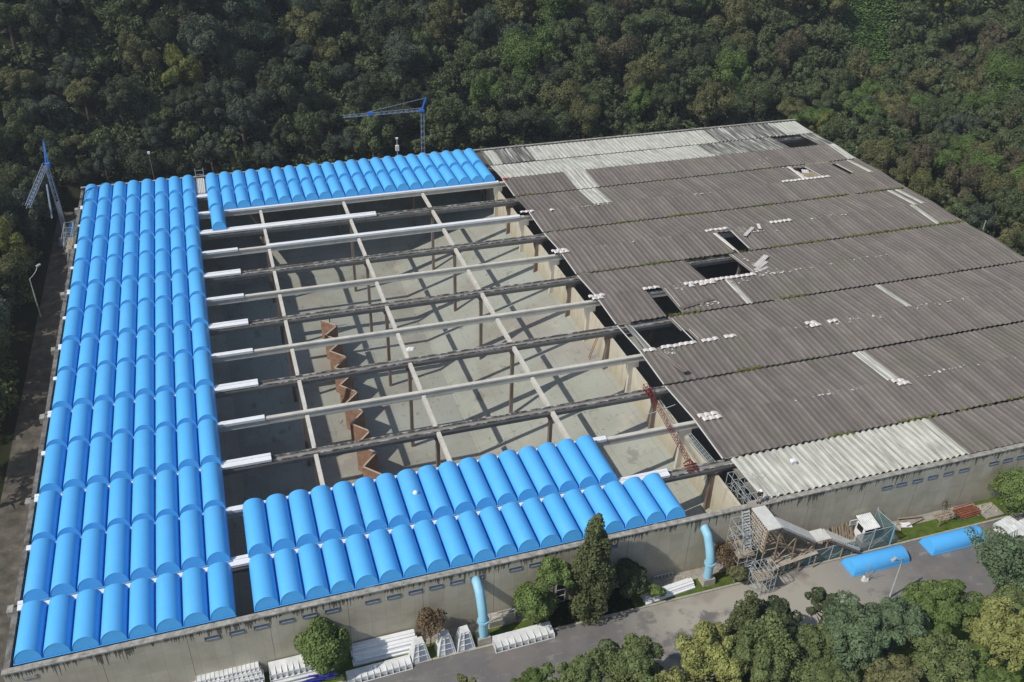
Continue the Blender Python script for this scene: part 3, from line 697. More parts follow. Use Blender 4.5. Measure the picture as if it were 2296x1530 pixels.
for i in range(5): m.bar((65.75 + i * .18, 13.2, -1.0 + i * .1), (66.1 + i * .16, 6.6, -.9 + i * .08), .04)
for i in range(12): yy = 13.0 - i * .55; m.bar((65.75 + i * .03, yy, -1.0), (66.5 + i * .02, yy, -.55), .035)
tag(m.build('wire_cage', M['galv']), 'thin grey wire cage hanging along the partition wall beside the red mast', 'wire cage')
tag(MB().box(-.3, .3, -.2, .2, 0, .2).box(-.1, .35, -.35, .1, .2, .3).build('red_cloth', M['redcap'], loc=(67.2, 83.5, .75)), 'small red cloth on the old roof near the rear blue strip', 'cloth')
# pale lattice pieces on the walkway in the left block gap at the rear
t = thing('stacked_channels', 'pale metal channels stacked on the rear walkway between blue blocks', 'stacked channels')
for i in range(5): MB().box(17.25 + i * .27, 17.46 + i * .27, 91.3, 97.6, .42, .60 + .03 * (i % 2)).build('channel', M['sheet_grey'], t)
MB().bar((17.3, 98.2, .2), (17.3, 98.4, 2.1), .08).bar((18.6, 98.2, .2), (18.6, 98.4, 2.1), .08).bar((17.3, 98.3, 1.0), (18.6, 98.3, 1.0), .06).bar((17.3, 98.4, 1.7), (18.6, 98.4, 1.7), .06).build('end_frame', M['galv'], t)

# ================================================================ CRANES
t = thing('tower_crane', 'small blue and grey tower crane behind the rear wall, jib level to the left', 'tower crane', (57.6, 103.2, GZ), 0, 'self-erecting tower cranes')
lattice(MB(), (0, 0, .4), (.15, 0, 14.0), .6, .5, 26, .045).build('mast', M['crane_grey'], t)
lattice(MB(), (.1, 0, 13.9), (-7.0, .2, 13.75), .6, .55, 14, .055, 3).lattice if False else None
lattice(MB(), (.1, 0, 13.9), (-14.1, .5, 13.6), .55, .4, 28, .042, 3).build('jib', M['crane_grey'], t)
MB().bar((.0, 0, 13.6), (.85, 0, 16.0), .28, .2).bar((.15, .2, 13.7), (.9, .1, 16.0), .1).bar((.9, 0, 16.0), (.95, 0, 14.9), .08).box(-.45, .45, -.35, .35, 13.5, 13.9).build('apex', M['crane_blue'], t)
MB().bar((.85, 0, 15.95), (-9.7, .35, 14.1), .06).build('tie_rod', M['crane_grey'], t)
MB().box(-9.7, -8.9, .05, .6, 13.55, 14.05).build('trolley', M['crane_blue'], t)
MB().box(-1.0, 1.0, -1.0, 1.0, 0, .35).bar((-1.4, -1.4, .2), (1.4, 1.4, .2), .2).bar((-1.4, 1.4, .2), (1.4, -1.4, .2), .2).build('base', M['crane_grey'], t)
t = thing('tower_crane', 'tower crane beside left alley with jib folded down to the left', 'tower crane', (-3.9, 93.6, GZ), 0, 'self-erecting tower cranes')
MB().box(-.32, -.18, -.3, .3, .4, 7.2).box(.18, .32, -.3, .3, .4, 7.2).box(-.18, .18, -.28, -.1, .4, 7.2).build('lower_mast', M['crane_grey'], t)
lattice(MB(), (0, 0, 7.0), (-.2, 0, 13.2), .55, .5, 11, .06).box(-.30, -.14, -.25, .25, 7.0, 13.0).build('upper_mast', M['crane_grey'], t)
lattice(MB(), (-.35, -.2, 13.3), (-1.6, -14.2, 12.6), .6, .5, 22, .045, 4).build('jib', M['crane_grey'], t)
MB().bar((-.3, .2, 13.2), (-.1, 1.9, 16.2), .13).bar((.1, .2, 13.2), (-.1, 1.9, 16.2), .13).box(-.4, .3, -.2, .4, 12.9, 13.5).bar((-.1, 1.9, 15.2), (-.1, 1.9, 16.5), .16).build('apex', M['crane_blue'], t)
MB().bar((-.7, -1.0, 10.5), (-.9, -2.8, 5.6), .22).build('strut', M['crane_grey'], t)
MB().box(-1.2, 1.2, -1.4, 1.4, 0, .4).box(-.9, -.3, -2.2, -1.4, .3, 1.6).build('base', M['crane_grey'], t)

# scaffolding frames
def scaffold(name, x0, x1, y0, y1, z0, z1, nx_, ny_, nz_, label, r=.055, deck=(), lean=0, group='scaffolding'):
    t = thing(name, label, 'scaffold', (0, 0, 0), 0, group)
    po = MB(); le = MB(); br = MB()
    X = [x0 + (x1 - x0) * i / nx_ for i in range(nx_ + 1)]; Y = [y0 + (y1 - y0) * i / ny_ for i in range(ny_ + 1)]; Z = [z0 + (z1 - z0) * i / nz_ for i in range(nz_ + 1)]
    for x in X:
        for y in Y: po.bar((x, y, z0), (x + lean, y, z1), r)
    for z in Z[1:]:
        f = lean * (z - z0) / (z1 - z0)
        for y in Y: le.bar((x0 + f, y, z), (x1 + f, y, z), r * .8)
        for x in X: le.bar((x + f, y0, z), (x + f, y1, z), r * .8)
    for i in range(nz_):
        a, b2 = (x0, x1) if i % 2 else (x1, x0)
        for y in (y0, y1): br.bar((a, y, Z[i]), (b2, y, Z[i + 1]), r * .6)
        for x in (x0, x1): br.bar((x, Y[0] if i % 2 else Y[-1], Z[i]), (x, Y[-1] if i % 2 else Y[0], Z[i + 1]), r * .6)
    po.build('standards', M['galv'], t); le.build('ledgers', M['galv'], t); br.build('braces', M['galv'], t)
    for z in deck: MB().box(x0 + .05, x1 - .05, y0 + .05, y1 - .05, z, z + .05).build('deck', M['timber'], t)
    return t
scaffold('scaffold', -3.0, -1.7, 83.6, 89.2, GZ, -1.2, 1, 3, 4, 'grey scaffold tower in the shaded left alley by the wall', deck=(-3.8,))
scaffold('scaffold', 66.8, 68.2, .9, 5.6, -5.0, -.2, 2, 4, 3, 'pale green scaffold inside the dark corner bay beside the partition', r=.05, deck=(-3.2,))
scaffold('scaffold', 63.7, 65.7, -3.0, -.6, GZ, -.1, 2, 2, 5, 'tall grey scaffold stair tower against the front wall corner', r=.045, deck=(-3.4,))
scaffold('scaffold', 64.7, 66.7, -5.3, -3.8, GZ, -3.2, 4, 1, 3, 'low grey scaffold stair frame standing on the road edge', r=.045, deck=(-4.6,))
t = thing('stair_flight', 'steel stair flight rising up the front wall corner beside the scaffold', 'stairs')
m = MB()
for i in range(24): m.box(64.9, 65.6, -3.2 + i * .11, -2.98 + i * .11, GZ + .28 * (i + 1), GZ + .28 * (i + 1) + .05)
m.build('treads', M['galv'], t); MB().bar((64.86, -3.2, GZ + .3), (64.86, -.5, GZ + 6.9), .06, .15).build('stringer', M['galv'], t); MB().bar((65.64, -3.2, GZ + .3), (65.64, -.5, GZ + 6.9), .06, .15).build('stringer', M['galv'], t)
t = thing('guard_rail', 'thin metal guard rail around the corner slab on the wall top', 'guard rail')
for a in ((67.9, 3.0), (68.9, 3.0), (69.0, .1), (67.9, -.35)): MB().bar((a[0], a[1], .45), (a[0], a[1], 1.5), .035).build('post', M['galv'], t)
MB().bar((67.9, 3.0, 1.45), (68.9, 3.0, 1.45), .03).bar((67.9, -.35, 1.4), (69.0, .1, 1.4), .03).build('rail', M['galv'], t)

# covered stair: two flat canopies with stepped corrugated roofs
t = thing('covered_stair', 'timber covered stair with stepped pale roof descending along the front wall', 'covered stair')
MB().box(65.95, 67.45, -3.6, -.42, .34, .44).build('canopy', M['sheet_grey'], t)
MB().box(72.2, 73.85, -3.25, -1.75, -3.30, -3.2).build('canopy', M['sheet_grey'], t)
def stepped(xa, xb, ya0, ya1, yb0, yb1, za, zb, n):
    m = MB()
    for i in range(n):
        f0, f1 = i / n, (i + 1) / n; x0 = xa + (xb - xa) * f0; x1 = xa + (xb - xa) * f1; z = za + (zb - za) * f0; y0 = ya0 + (yb0 - ya0) * f0; y1 = ya1 + (yb1 - ya1) * f0
        h = .16 * (i % 2) + .0
        m.add([(x0, y0, z - .09), (x1 + .02, y0, z - .16), (x1 + .02, y1, z - .16), (x0, y1, z - .09), (x0, y0, z + h), (x1 + .02, y0, z - .07 + h), (x1 + .02, y1, z - .07 + h), (x0, y1, z + h)], [(0, 3, 2, 1), (4, 5, 6, 7), (0, 1, 5, 4), (1, 2, 6, 5), (2, 3, 7, 6), (3, 0, 4, 7)])
    return m
stepped(67.5, 72.15, -3.55, -2.0, -3.25, -1.75, .25, -3.2, 32).build('stepped_roof', M['sheet_grey'], t)
stepped(73.9, 77.9, -3.2, -1.8, -3.5, -2.3, -3.3, -5.8, 28).build('stepped_roof', M['sheet_grey'], t)
MB().bar((67.5, -3.6, .05), (72.15, -3.3, -3.4), .1, .22).bar((73.9, -3.27, -3.5), (77.9, -3.56, -6.0), .1, .2).bar((65.95, -3.62, .3), (67.45, -3.62, .3), .1, .18).build('fascia', M['column'], t)
m = MB()
for x, y, zt in ((66.0, -3.5, .3), (67.4, -3.5, .3), (66.0, -.5, .3), (69.6, -3.4, -1.4), (72.25, -3.15, -3.3), (73.8, -3.15, -3.3), (75.8, -3.3, -4.5), (69.4, -2.0, -1.3), (72.4, -1.85, -3.3), (73.7, -1.85, -3.3)): m.bar((x, y, GZ), (x, y, zt), .10)
m.bar((66.0, -3.5, -6.2), (69.6, -3.4, -1.6), .07).bar((69.6, -3.4, -6.2), (72.2, -3.2, -3.5), .07).bar((67.4, -3.5, -2.2), (72.2, -3.2, -4.4), .07).bar((66.0, -3.5, -2.4), (67.4, -3.5, -2.4), .08).bar((67.4, -3.5, -.2), (69.6, -3.4, -4.4), .06)
m.build('props', M['timber'], t)
m = MB()
for i in range(22): f = i / 22; m.box(67.3 + 4.8 * f, 67.3 + 4.8 * f + .28, -3.2, -2.1, -1.9 - 3.6 * f, -1.83 - 3.6 * f)
m.box(66.0, 67.3, -3.4, -.6, -1.85, -1.75); m.build('stair_treads', M['timber'], t)
MB().box(66.0, 67.4, -.50, -.44, -6.4, .2).build('back_boarding', M['column'], t)
m = MB()
for i in range(11): m.bar((65.9, -3.4 + i * .26, .3), (65.9, -3.4 + i * .26, -1.7 - .5 * (i % 3)), .10)
for i in range(7): m.bar((65.86, -.7, .1 - .42 * i), (65.86, -3.5, .0 - .42 * i), .09)
m.build('side_battens', M['baffle_top'], t)
t = thing('timber_platform', 'rough timber platform of pale planks below the covered stair', 'platform')
m = MB(); [m.add([(66.6 + .1 * i, -3.9 + .16 * i, -4.95 + .03 * i), (72.6, -3.6 + .12 * i, -4.55), (72.6, -3.5 + .12 * i, -4.53), (66.6 + .1 * i, -3.78 + .16 * i, -4.93 + .03 * i)], [(0, 1, 2, 3), (3, 2, 1, 0)]) for i in range(9)]
m.build('planks', M['baffle_top'], t)
m = MB(); [m.bar((x, -3.6, GZ), (x, -3.6, -4.9), .09) for x in (66.7, 68.6, 70.6, 72.4)]; m.build('legs', M['timber'], t)
# mesh screen fence
fence = thing('screen_fence', 'teal mesh screen fence around the covered stair and site hut', 'fence')
FP = [(69.15, -3.22), (70.75, -3.22), (72.1, -3.22), (74.5, -3.22), (77.2, -3.22), (79.3, -3.22), (81.9, -3.2), (81.6, -.6)]
for i, (x, y) in enumerate(FP):
    h = 2.1 if i < 5 else 3.0
    MB().bar((x, y, GZ), (x + (.1 if i % 2 else -.05), y, GZ + h), .09 if i not in (2, 6) else .13).build('post', M['pipe'] if i in (0, 2, 6) else M['galv'], fence)
for i in range(len(FP) - 1):
    (xa, ya), (xb, yb) = FP[i], FP[i + 1]; h = 2.0 if i < 4 else 2.8
    dx, dy = xb - xa, yb - ya; L = math.hypot(dx, dy); nx2, ny2 = -dy / L * .006, dx / L * .006
    MB().add([(xa + nx2, ya + ny2, GZ + .05), (xb + nx2, yb + ny2, GZ + .05), (xb + nx2, yb + ny2, GZ + h), (xa + nx2, ya + ny2, GZ + h), (xa - nx2, ya - ny2, GZ + .05), (xb - nx2, yb - ny2, GZ + .05), (xb - nx2, yb - ny2, GZ + h), (xa - nx2, ya - ny2, GZ + h)],
             [(0, 1, 2, 3), (7, 6, 5, 4), (0, 4, 5, 1), (3, 2, 6, 7), (0, 3, 7, 4), (1, 5, 6, 2)]).build('mesh_panel', M['screen'], fence)
    MB().bar((xa, ya, GZ + h), (xb, yb, GZ + h), .045).bar((xa, ya, GZ + .2), (xb, yb, GZ + h), .035).build('rail', M['galv'], fence)
# site hut
t = thing('site_hut', 'small white corrugated site hut beside the covered stair', 'hut', (80.05, -1.35, GZ))
MB().box(-.75, .75, -.7, .7, 0, .08).build('base', M['timber'], t)
MB().box(-.78, -.72, -.7, .7, .08, 2.0).build('side_wall', M['white'], t)
m = MB(); [m.box(-.70, .70, -.76 - .02 * (i % 2), -.72, .1 + .1 * i, .19 + .1 * i) for i in range(9)]; m.build('front_wall', M['white_dirty'], t)
MB().box(-.7, .7, -.74, -.70, 1.3, 1.95).box(-.795, -.785, -.45, .45, 1.1, 1.85).build('opening', M['black'], t)
MB().bar((.72, -.7, 0), (.72, -.7, 2.1), .07).bar((.72, .7, 0), (.72, .7, 2.3), .07).bar((-.75, -.72, 0), (-.75, -.72, 2.1), .07).build('posts', M['white'], t)
m = MB(); [m.add([(-.9 + i * .2, -1.0, 2.05), (-.82 + i * .2, -1.0, 2.11), (-.7 + i * .2, -1.0, 2.05), (-.9 + i * .2, .9, 2.4), (-.82 + i * .2, .9, 2.46), (-.7 + i * .2, .9, 2.4)], [(0, 1, 4, 3), (1, 2, 5, 4), (0, 3, 5, 2)]) for i in range(9)]
m.build('roof', M['white_dirty'], t)
# notice board
t = thing('notice_board', 'small white notice board on a post against the front wall', 'sign', (78.8, -.75, GZ))
MB().bar((0, 0, 0), (0, 0, 1.6), .06).build('post', M['timber'], t); bd = MB().box(-.5, .5, -.03, .03, 1.5, 2.2).build('board', M['white'], t)
m = MB(); [m.box(-.4, .4 - .1 * (i % 3), -.036, -.031, 2.05 - i * .12, 2.09 - i * .12) for i in range(4)]; m.build('lettering', M['black'], bd)
# wall plaque
t = thing('wall_plaque', 'faded pale plaque with illegible lines on the front left wall corner', 'plaque', (1.1, -.33, -.45))
MB().box(-.55, .55, -.03, 0, -.22, .22).build('plate', M['coping'], t)
m = MB(); [m.box(-.45, .45 - .12 * (i % 2), -.036, -.031, .12 - i * .11, .16 - i * .11) for i in range(3)]; m.build('lettering', M['sheet_grey'], t)
# timber poles leaning on the wall
for i in range(16):
    x = 75.2 + i * .24 + uni(-.05, .05)
    tag(MB().bar((x, -1.15 - uni(0, .2), GZ), (x + uni(-.15, .15), -.42, GZ + uni(1.2, 1.8)), uni(.10, .18), .06).build('timber_plank', M['timber']), 'weathered timber plank leaning on the wall left of the site hut', 'plank', 'planks leaning on the front wall')
for i, (x, y, rz, L, wd, mt, lb) in enumerate([(84.6, -.8, .1, 3.0, .15, 'timber', 'long thin plank on the ground right of the hut'), (85.2, -1.2, -.25, 1.7, .7, 'white', 'white board lying on the grass beside planks'), (84.4, -1.3, .9, 1.2, .6, 'baffle_top', 'small tan board lying beside the white board'), (86.6, -1.3, .2, 2.6, .12, 'timber', 'thin plank lying on grass behind white board'),
                                             (83.8, -.9, -.1, 2.0, .2, 'timber', 'short plank near the mesh fence'), (86.4, -.6, -.15, 2.8, .14, 'timber', 'plank lying against the wall base')]):
    o = MB().box(-L / 2, L / 2, -wd / 2, wd / 2, 0, .06).build('board', M[mt], loc=(x, y, GZ + .02 + .065 * i)); o.rotation_euler = (0, 0, rz); tag(o, lb, 'board', 'loose boards by the front wall')
t = thing('rebar_stack', 'stack of rusty red steel bars on the grass by the wall', 'steel bars', (93.2, -1.5, GZ))
m = MB(); [m.bar((-1.3 + uni(-.2, .1), -.75 + .1 * i, .08 + .16 * (i % 3) + uni(0, .08)), (1.2 + uni(-.1, .2), -.65 + .1 * i, .08 + .16 * (i % 3) + uni(0, .1)), .09) for i in range(15)]; m.build('bars', M['rust'], t)
MB().box(-1.0, -.85, -.8, .8, 0, .07).box(.85, 1.0, -.8, .8, 0, .07).build('bearers', M['timber'], t)
t = thing('plank_stack', 'low stack of pale planks on the lawn left of the red bars', 'plank stack', (90.6, -1.35, GZ)); m = MB(); [m.box(-1.2, 1.2 - uni(0, .4), -.5 + .17 * i, -.36 + .17 * i, .03, .12 + .05 * (i % 2)) for i in range(6)]; m.build('planks', M['timber'], t)
t = thing('concrete_slab', 'concrete slab heaped with rubble under the right tree', 'slab', (95.6, -2.0, GZ)); MB().box(-1.0, 1.3, -1.0, 1.0, .0, .22).build('slab', M['paving'], t); m = MB(); [lump(m, (uni(-.8, 1.0), uni(-.5, .8), .22), (.25, .2, .18)) for _ in range(16)]; m.build('rubble', M['kerb'], t)
# white boxy panels at the right edge
def panelbox(loc, L, Dp, Hh, rz, ribs, label, name='roof_panel', mat='white_dirty', slope=.0, cat='panel', group='white roof parts stored by the wall'):
    t = thing(name, label, cat, loc, rz, group)
    MB().prism([(-Dp / 2, 0), (Dp / 2, 0), (Dp / 2, Hh + slope), (-Dp / 2, Hh)], -L / 2, L / 2, 'x').build('body', M[mat], t)
    if ribs:
        m = MB()
        for i in range(ribs + 1): x = -L / 2 + L * i / ribs; m.prism([(-Dp / 2 - .22, 0), (-Dp / 2 - .002, 0), (-Dp / 2 - .002, Hh)], x - .03, x + .03, 'x')
        m.box(-L / 2, L / 2, -Dp / 2 - .24, -Dp / 2 - .19, 0, .07).build('ribs', M[mat], t)
        m = MB(); [m.box(-L / 2 + L * (i + .5) / ribs - .5 * L / ribs, -L / 2 + L * (i + .5) / ribs - .5 * L / ribs + .03, -Dp / 2 + .01, Dp / 2 - .01, Hh * .9 + .02, Hh + slope * .5 + .045) for i in range(ribs)]; m.build('seams', M[mat], t)
    return t
panelbox((95.6, -4.9, GZ), 2.6, 1.8, .75, R(12), 6, 'white ribbed panel crate on the road at the right edge')
panelbox((97.6, -5.6, GZ), 3.0, 1.8, .9, R(12), 5, 'taller white panel crate cut by the right picture edge')
panelbox((28.2, -3.15, GZ), 5.7, .95, .45, R(1.5), 10, 'low white ribbed cover lying on kerb right of the round tree', slope=.15)
panelbox((41.5, -3.45, GZ), 5.7, 1.25, .45, R(1.0), 9, 'curved white ribbed cover lying on kerb right of the blue pipe', slope=.2)
def beam_stack(loc, L, rows, rz, label, mat='white', lie=False):
    t = thing('cover_stack', label, 'stack of covers', loc, rz, 'white roof parts stored by the wall')
    for i, (y, z) in enumerate(rows):
        MB().prism([(y - .3, z), (y - .3, z + .16), (y - .1, z + .20), (y - .08, z + .30), (y + .3, z + .30), (y + .3, z)][::-1], -L / 2 + .1 * (i % 3), L / 2 - .15 * (i % 2), 'x').build('cover', M[mat], t)
    return t
beam_stack((29.1, -1.0, GZ), 6.0, [(-.75, .02), (-.1, .02), (-.6, .34), (.1, .34), (-.35, .66), (.2, .98), (.28, .66)], R(0), 'long stack of white beam covers against wall behind pyramids')
beam_stack((56.8, -2.3, GZ), 5.6, [(-.33, .02), (.29, .02), (-.02, .33)], R(6), 'flat bundle of pale grey beam covers on grass left of far pipe')
beam_stack((21.3, -1.3, GZ), 4.3, [(-.7, .02), (-.07, .02), (.56, .02), (-.6, .34), (.5, .34), (.0, .34)], R(0), 'white covers stacked behind the round tree at the wall', 'white_dirty')
panelbox((21.0, -1.1, GZ + .66), 4.0, 1.3, .5, R(0), 8, 'white ribbed panel lying on stack behind round tree', slope=.2)
beam_stack((15.4, -1.0, GZ), 6.2, [(-.6, .02), (.0, .02), (.6, .02), (-.5, .34), (.1, .34), (.5, .66), (.1, .66)], R(0), 'large white stack of covers near the left wall end')
for i in range(3): panelbox((15.6, -1.3 + .35 * i, GZ + .98 + .22 * i), 5.8 - .3 * i, .7, .2, 0, 14, ['serrated white panel lowest on the large left stack', 'serrated white panel in the middle on the large left stack', 'serrated white panel on top of the large left stack'][i])
beam_stack((9.0, -1.0, GZ), 3.0, [(-.3, .02), (.3, .02), (.0, .34)], 0, 'white cover stack at the bottom left edge of the picture')
# pyramid shaped hoppers
pyr = None
for i, (x, lb) in enumerate([(31.95, 'left white wrapped pyramid frame at the road edge'), (34.35, 'middle white wrapped pyramid frame right of the small bush'), (36.15, 'right white wrapped pyramid frame next to the blue pipe')]):
    if pyr is None:
        pyr = thing('pyramid_frame', lb, 'pyramid frame', (x, -2.75, GZ), .06, 'white pyramid frames at the road')
        b0, b1, hh = .85, .42, 2.1
        MB().add([(-b0, -.55, 0), (b0, -.55, 0), (b0, .75, 0), (-b0, .75, 0), (-b1, -.2, hh), (b1, -.2, hh), (b1, .55, hh), (-b1, .55, hh)], [(0, 3, 2, 1), (4, 5, 6, 7), (0, 1, 5, 4), (1, 2, 6, 5), (2, 3, 7, 6), (3, 0, 4, 7)]).build('body', M['white_dirty'], pyr)
        MB().add([(-b0 * .25, -.56, .12), (b0 * .72, -.56, .12), (b1 * .72, -.24, hh - .2), (-b1 * .25, -.24, hh - .2)], [(0, 1, 2, 3)]).build('opening', M['crane_grey'], pyr)
        m = MB(); [m.bar((-b0 + (b0 - b1) * z / hh + .02, -.57 + .35 * z / hh, z), (b0 - (b0 - b1) * z / hh, -.57 + .35 * z / hh, z), .06) for z in (.1, .7, 1.3, 1.9)]
        for q in (-1, -.25, .75, 1): m.bar((b0 * q, -.57, 0), (b1 * q, -.22, hh), .07)
        m.build('frame', M['white'], pyr)
    else: dup(pyr, (x, -2.7, GZ), .06, lb)
t = thing('steel_frame', 'tangled indigo steel frames on the grass under the round tree', 'steel frame', (23.2, -2.6, GZ))
m = MB(); [m.bar((uni(-1.8, -.6), uni(-.5, .4), .1 + .06 * i), (uni(.6, 1.8), uni(-.5, .4), .1 + .06 * i), .06) for i in range(9)]; m.build('bars', M['indigo'], t)
# blue pipes rising into the wall
def pipe(x, label, lean=0):
    t = thing('blue_pipe', label, 'pipe', (x, -2.6, GZ), 0, 'light blue pipes into the front wall')
    MB().add([(-.65, -.55, 0), (.65, -.55, 0), (.65, .55, 0), (-.65, .55, 0), (-.6, -.5, .8), (.6, -.5, .8), (.6, .5, .8), (-.6, .5, .8)], [(4, 5, 6, 7), (0, 1, 5, 4), (1, 2, 6, 5), (2, 3, 7, 6), (3, 0, 4, 7)]).build('pedestal', M['kerb'], t)
    MB().tube([(0, 0, .8), (0, 0, 2.6)], .42, 18).build('lower_pipe', M['pipe'], t, smooth=False)
    pts = [(0, 0, 2.7)]
    for q in range(1, 13): a = q / 12; pts.append((-.05 * a, 1.0 * a ** 1.7 * 1.0 + .15 * a, 2.7 + 2.6 * a))
    pts += [(-.06, 1.9, 5.6), (-.06, 2.35, 5.75)]
    MB().tube(pts, .43, 18).build('upper_pipe', M['pipe'], t, smooth=True)
    MB().tube([(0, 0, 2.58), (0, 0, 2.68)], .56, 20).tube([(0, 0, 2.70), (0, 0, 2.80)], .56, 20).build('flange', M['pipe'], t)
    m = MB(); [m.tube([(.52 * math.cos(a), .52 * math.sin(a), 2.52), (.52 * math.cos(a), .52 * math.sin(a), 2.86)], .03, 6) for a in np.linspace(0, 6.28, 17)[:-1]]; m.build('bolts', M['galv'], t)
    return t
p1 = pipe(37.95, 'light blue pipe rising into the wall right of the white pyramids')
for o in list(p1.children): pass
dup(p1, (49.6, -2.3, GZ), 0, 'light blue pipe half hidden by the tall conifer')
dup(p1, (61.1, -2.2, GZ), 0, 'light blue pipe rising into wall near the brown shrub')
# raised concrete box with white railing
t = thing('concrete_chamber', 'low concrete chamber with a white guard rail at the wall foot', 'chamber', (40.2, -.9, GZ))
MB().box(-1.3, 1.3, -.55, .55, 0, .75).box(-1.1, 1.1, -.45, .45, .754, .80).build('body', M['kerb'], t)
m = MB()
for x in (-1.2, 0, 1.2): m.bar((x, -.45, .75), (x, -.45, 1.75), .06)
m.bar((-1.2, -.45, 1.72), (1.2, -.45, 1.72), .06).bar((-1.2, -.45, 1.25), (1.2, -.45, 1.25), .05); m.build('rail', M['white_dirty'], t)
t = thing('steel_door', 'white framed dark door in the front wall between two trees', 'door', (46.3, -.33, -5.2)); MB().box(-.45, .45, -.04, 0, -1.25, 1.2).build('leaf', M['black'], t)
m = MB(); [m.box(-.45, .45, -.08, -.041, z, z + .08) for z in (-1.25, -.45, .35, 1.15)]; m.box(-.5, -.43, -.085, -.041, -1.3, 1.25).box(.43, .5, -.085, -.041, -1.3, 1.25); m.build('frame', M['white_dirty'], t)
t = thing('low_rail', 'small white slotted rail at the wall foot right of the dark shrub', 'rail', (57.2, -.5, GZ)); m = MB(); [m.bar((-1 + .4 * i, 0, 0), (-1 + .4 * i, 0, .55), .07) for i in range(6)]; m.build('posts', M['white_dirty'], t); MB().bar((-1, 0, .55), (1, 0, .55), .06).build('top_rail', M['white_dirty'], t)
# ================================================================ STREET LAMPS
def lamp(x, y, z, h, arm, label, rz=0.0, name='street_lamp'):
    t = thing(name, label, 'street lamp', (x, y, z), rz, 'street lamps')
    MB().tube([(0, 0, 0), (0, 0, h * .85)], [.10, .06], 8).build('pole', M['galv'], t)
    pts = [(0, 0, h * .85)] + [(arm * math.sin(a), 0, h * .85 + h * .13 * (1 - math.cos(a)) * 1 + .35 * math.sin(a)) for a in np.linspace(.2, 1.5, 6)]
    MB().tube(pts, .045, 8).build('arm', M['galv'], t)
    e = pts[-1]; MB().box(e[0] - .1, e[0] + .55, -.14, .14, e[2] - .06, e[2] + .07).build('head', M['galv'], t); MB().box(e[0] + .0, e[0] + .5, -.11, .11, e[2] - .12, e[2] - .065).build('lens', M['lamp_glass'], t)
    return t
lamp(77.4, -9.2, GZ, 6.3, 1.8, 'street lamp at the road with its head over the left spare vault', R(200))
lamp(-5.8, 69.6, GZ, 7.2, 1.7, 'curved street lamp at the edge of the shaded left alley', R(50))
t = thing('floodlight_mast', 'thin mast with white lamp globe behind the rear wall', 'lamp mast', (10.4, 104.5, GZ)); MB().tube([(0, 0, 0), (-.2, 0, 9.6)], .05, 8).build('mast', M['trunk_pale'], t); MB().box(-.4, 0, -.2, .2, 9.6, 9.95).build('lamp_head', M['lamp_glass'], t)
t = thing('floodlight_mast', 'short white lamp mast behind the rear blue strip', 'lamp mast', (52.6, 102.0, GZ)); MB().tube([(0, 0, 0), (0, 0, 9.2)], .07, 8).build('mast', M['galv'], t); MB().box(-.3, .3, -.25, .25, 7.0, 8.0).box(-.2, .2, -.2, .2, 9.2, 9.45).build('lamp_head', M['lamp_glass'], t)
for x, y, h in ((139.0, 84.5, 6.0), (138.2, 49.0, 6.5), (138.4, 37.5, 6.5), (140, 68, 5.5)):
    tag(MB().tube([(x, y, H(x, y)), (x, y, H(x, y) + h)], .09, 6).build('fence_post', M['kerb']), 'thin pale post standing among trees right of the old roof', 'post', 'posts right of the building')
# planter bag
t = thing('planter_bag', 'white planted sack with a small dry plant on the road', 'planter', (76.3, -6.6, GZ)); m = MB(); lump(m, (0, 0, 0), (.34, .3, .55), 10); lump(m, (.35, -.1, 0), (.22, .2, .4), 8); m.build('sack', M['white_dirty'], t)
m = MB(); [m.bar((uni(-.1, .1), 0, .4), (uni(-.7, .7), uni(-.5, .5), uni(1.0, 2.2)), .03) for _ in range(7)]; m.build('stems', M['timber'], t)

# ================================================================ PERSON
def skinned(name, verts, edges, radii, mat, parent, root=0, sub=2):
    me = bpy.data.meshes.new(name); me.from_pydata(verts, edges, []); o = bpy.data.objects.new(name, me); col.objects.link(o)
    sm = o.modifiers.new('skin', 'SKIN'); sm.use_smooth_shade = True
    for i, r in enumerate(radii): me.skin_vertices[0].data[i].radius = (r, r) if not isinstance(r, tuple) else r
    me.skin_vertices[0].data[root].use_root = True
    o.modifiers.new('sub', 'SUBSURF').levels = sub; o.modifiers['sub'].render_levels = sub
    me.materials.append(mat); o.parent = parent; return o
pr = thing('person', 'worker in a white hard hat and dark jacket standing on the front wall top', 'person', (66.95, .02, .50), R(160))
V = [(0, 0, .92), (0, 0, 1.08), (0, 0, 1.28), (0, .01, 1.42), (0, .02, 1.49), (0, .05, 1.60), (0, .06, 1.70),           # pelvis..head 0-6
     (.10, 0, .86), (.13, .02, .50), (.12, -.02, .10), (.12, .10, .04), (-.10, 0, .86), (-.12, .04, .50), (-.13, .0, .10), (-.13, .12, .04),  # legs 7-14
     (.19, .0, 1.38), (.25, .02, 1.12), (.20, .22, 1.00), (.18, .29, .99), (-.19, .0, 1.38), (-.25, .02, 1.12), (-.18, .22, .98), (-.16, .29, .97)]  # arms 15-22
E_ = [(0, 1), (1, 2), (2, 3), (3, 4), (4, 5), (5, 6), (0, 7), (7, 8), (8, 9), (9, 10), (0, 11), (11, 12), (12, 13), (13, 14), (3, 15), (15, 16), (16, 17), (17, 18), (3, 19), (19, 20), (20, 21), (21, 22)]
RR = [.13, .12, .14, .11, .055, .085, .08, .09, .065, .045, .04, .09, .065, .045, .04, .06, .047, .036, .04, .06, .047, .036, .04]
body = skinned('body', V, E_, RR, M['skin'], pr)
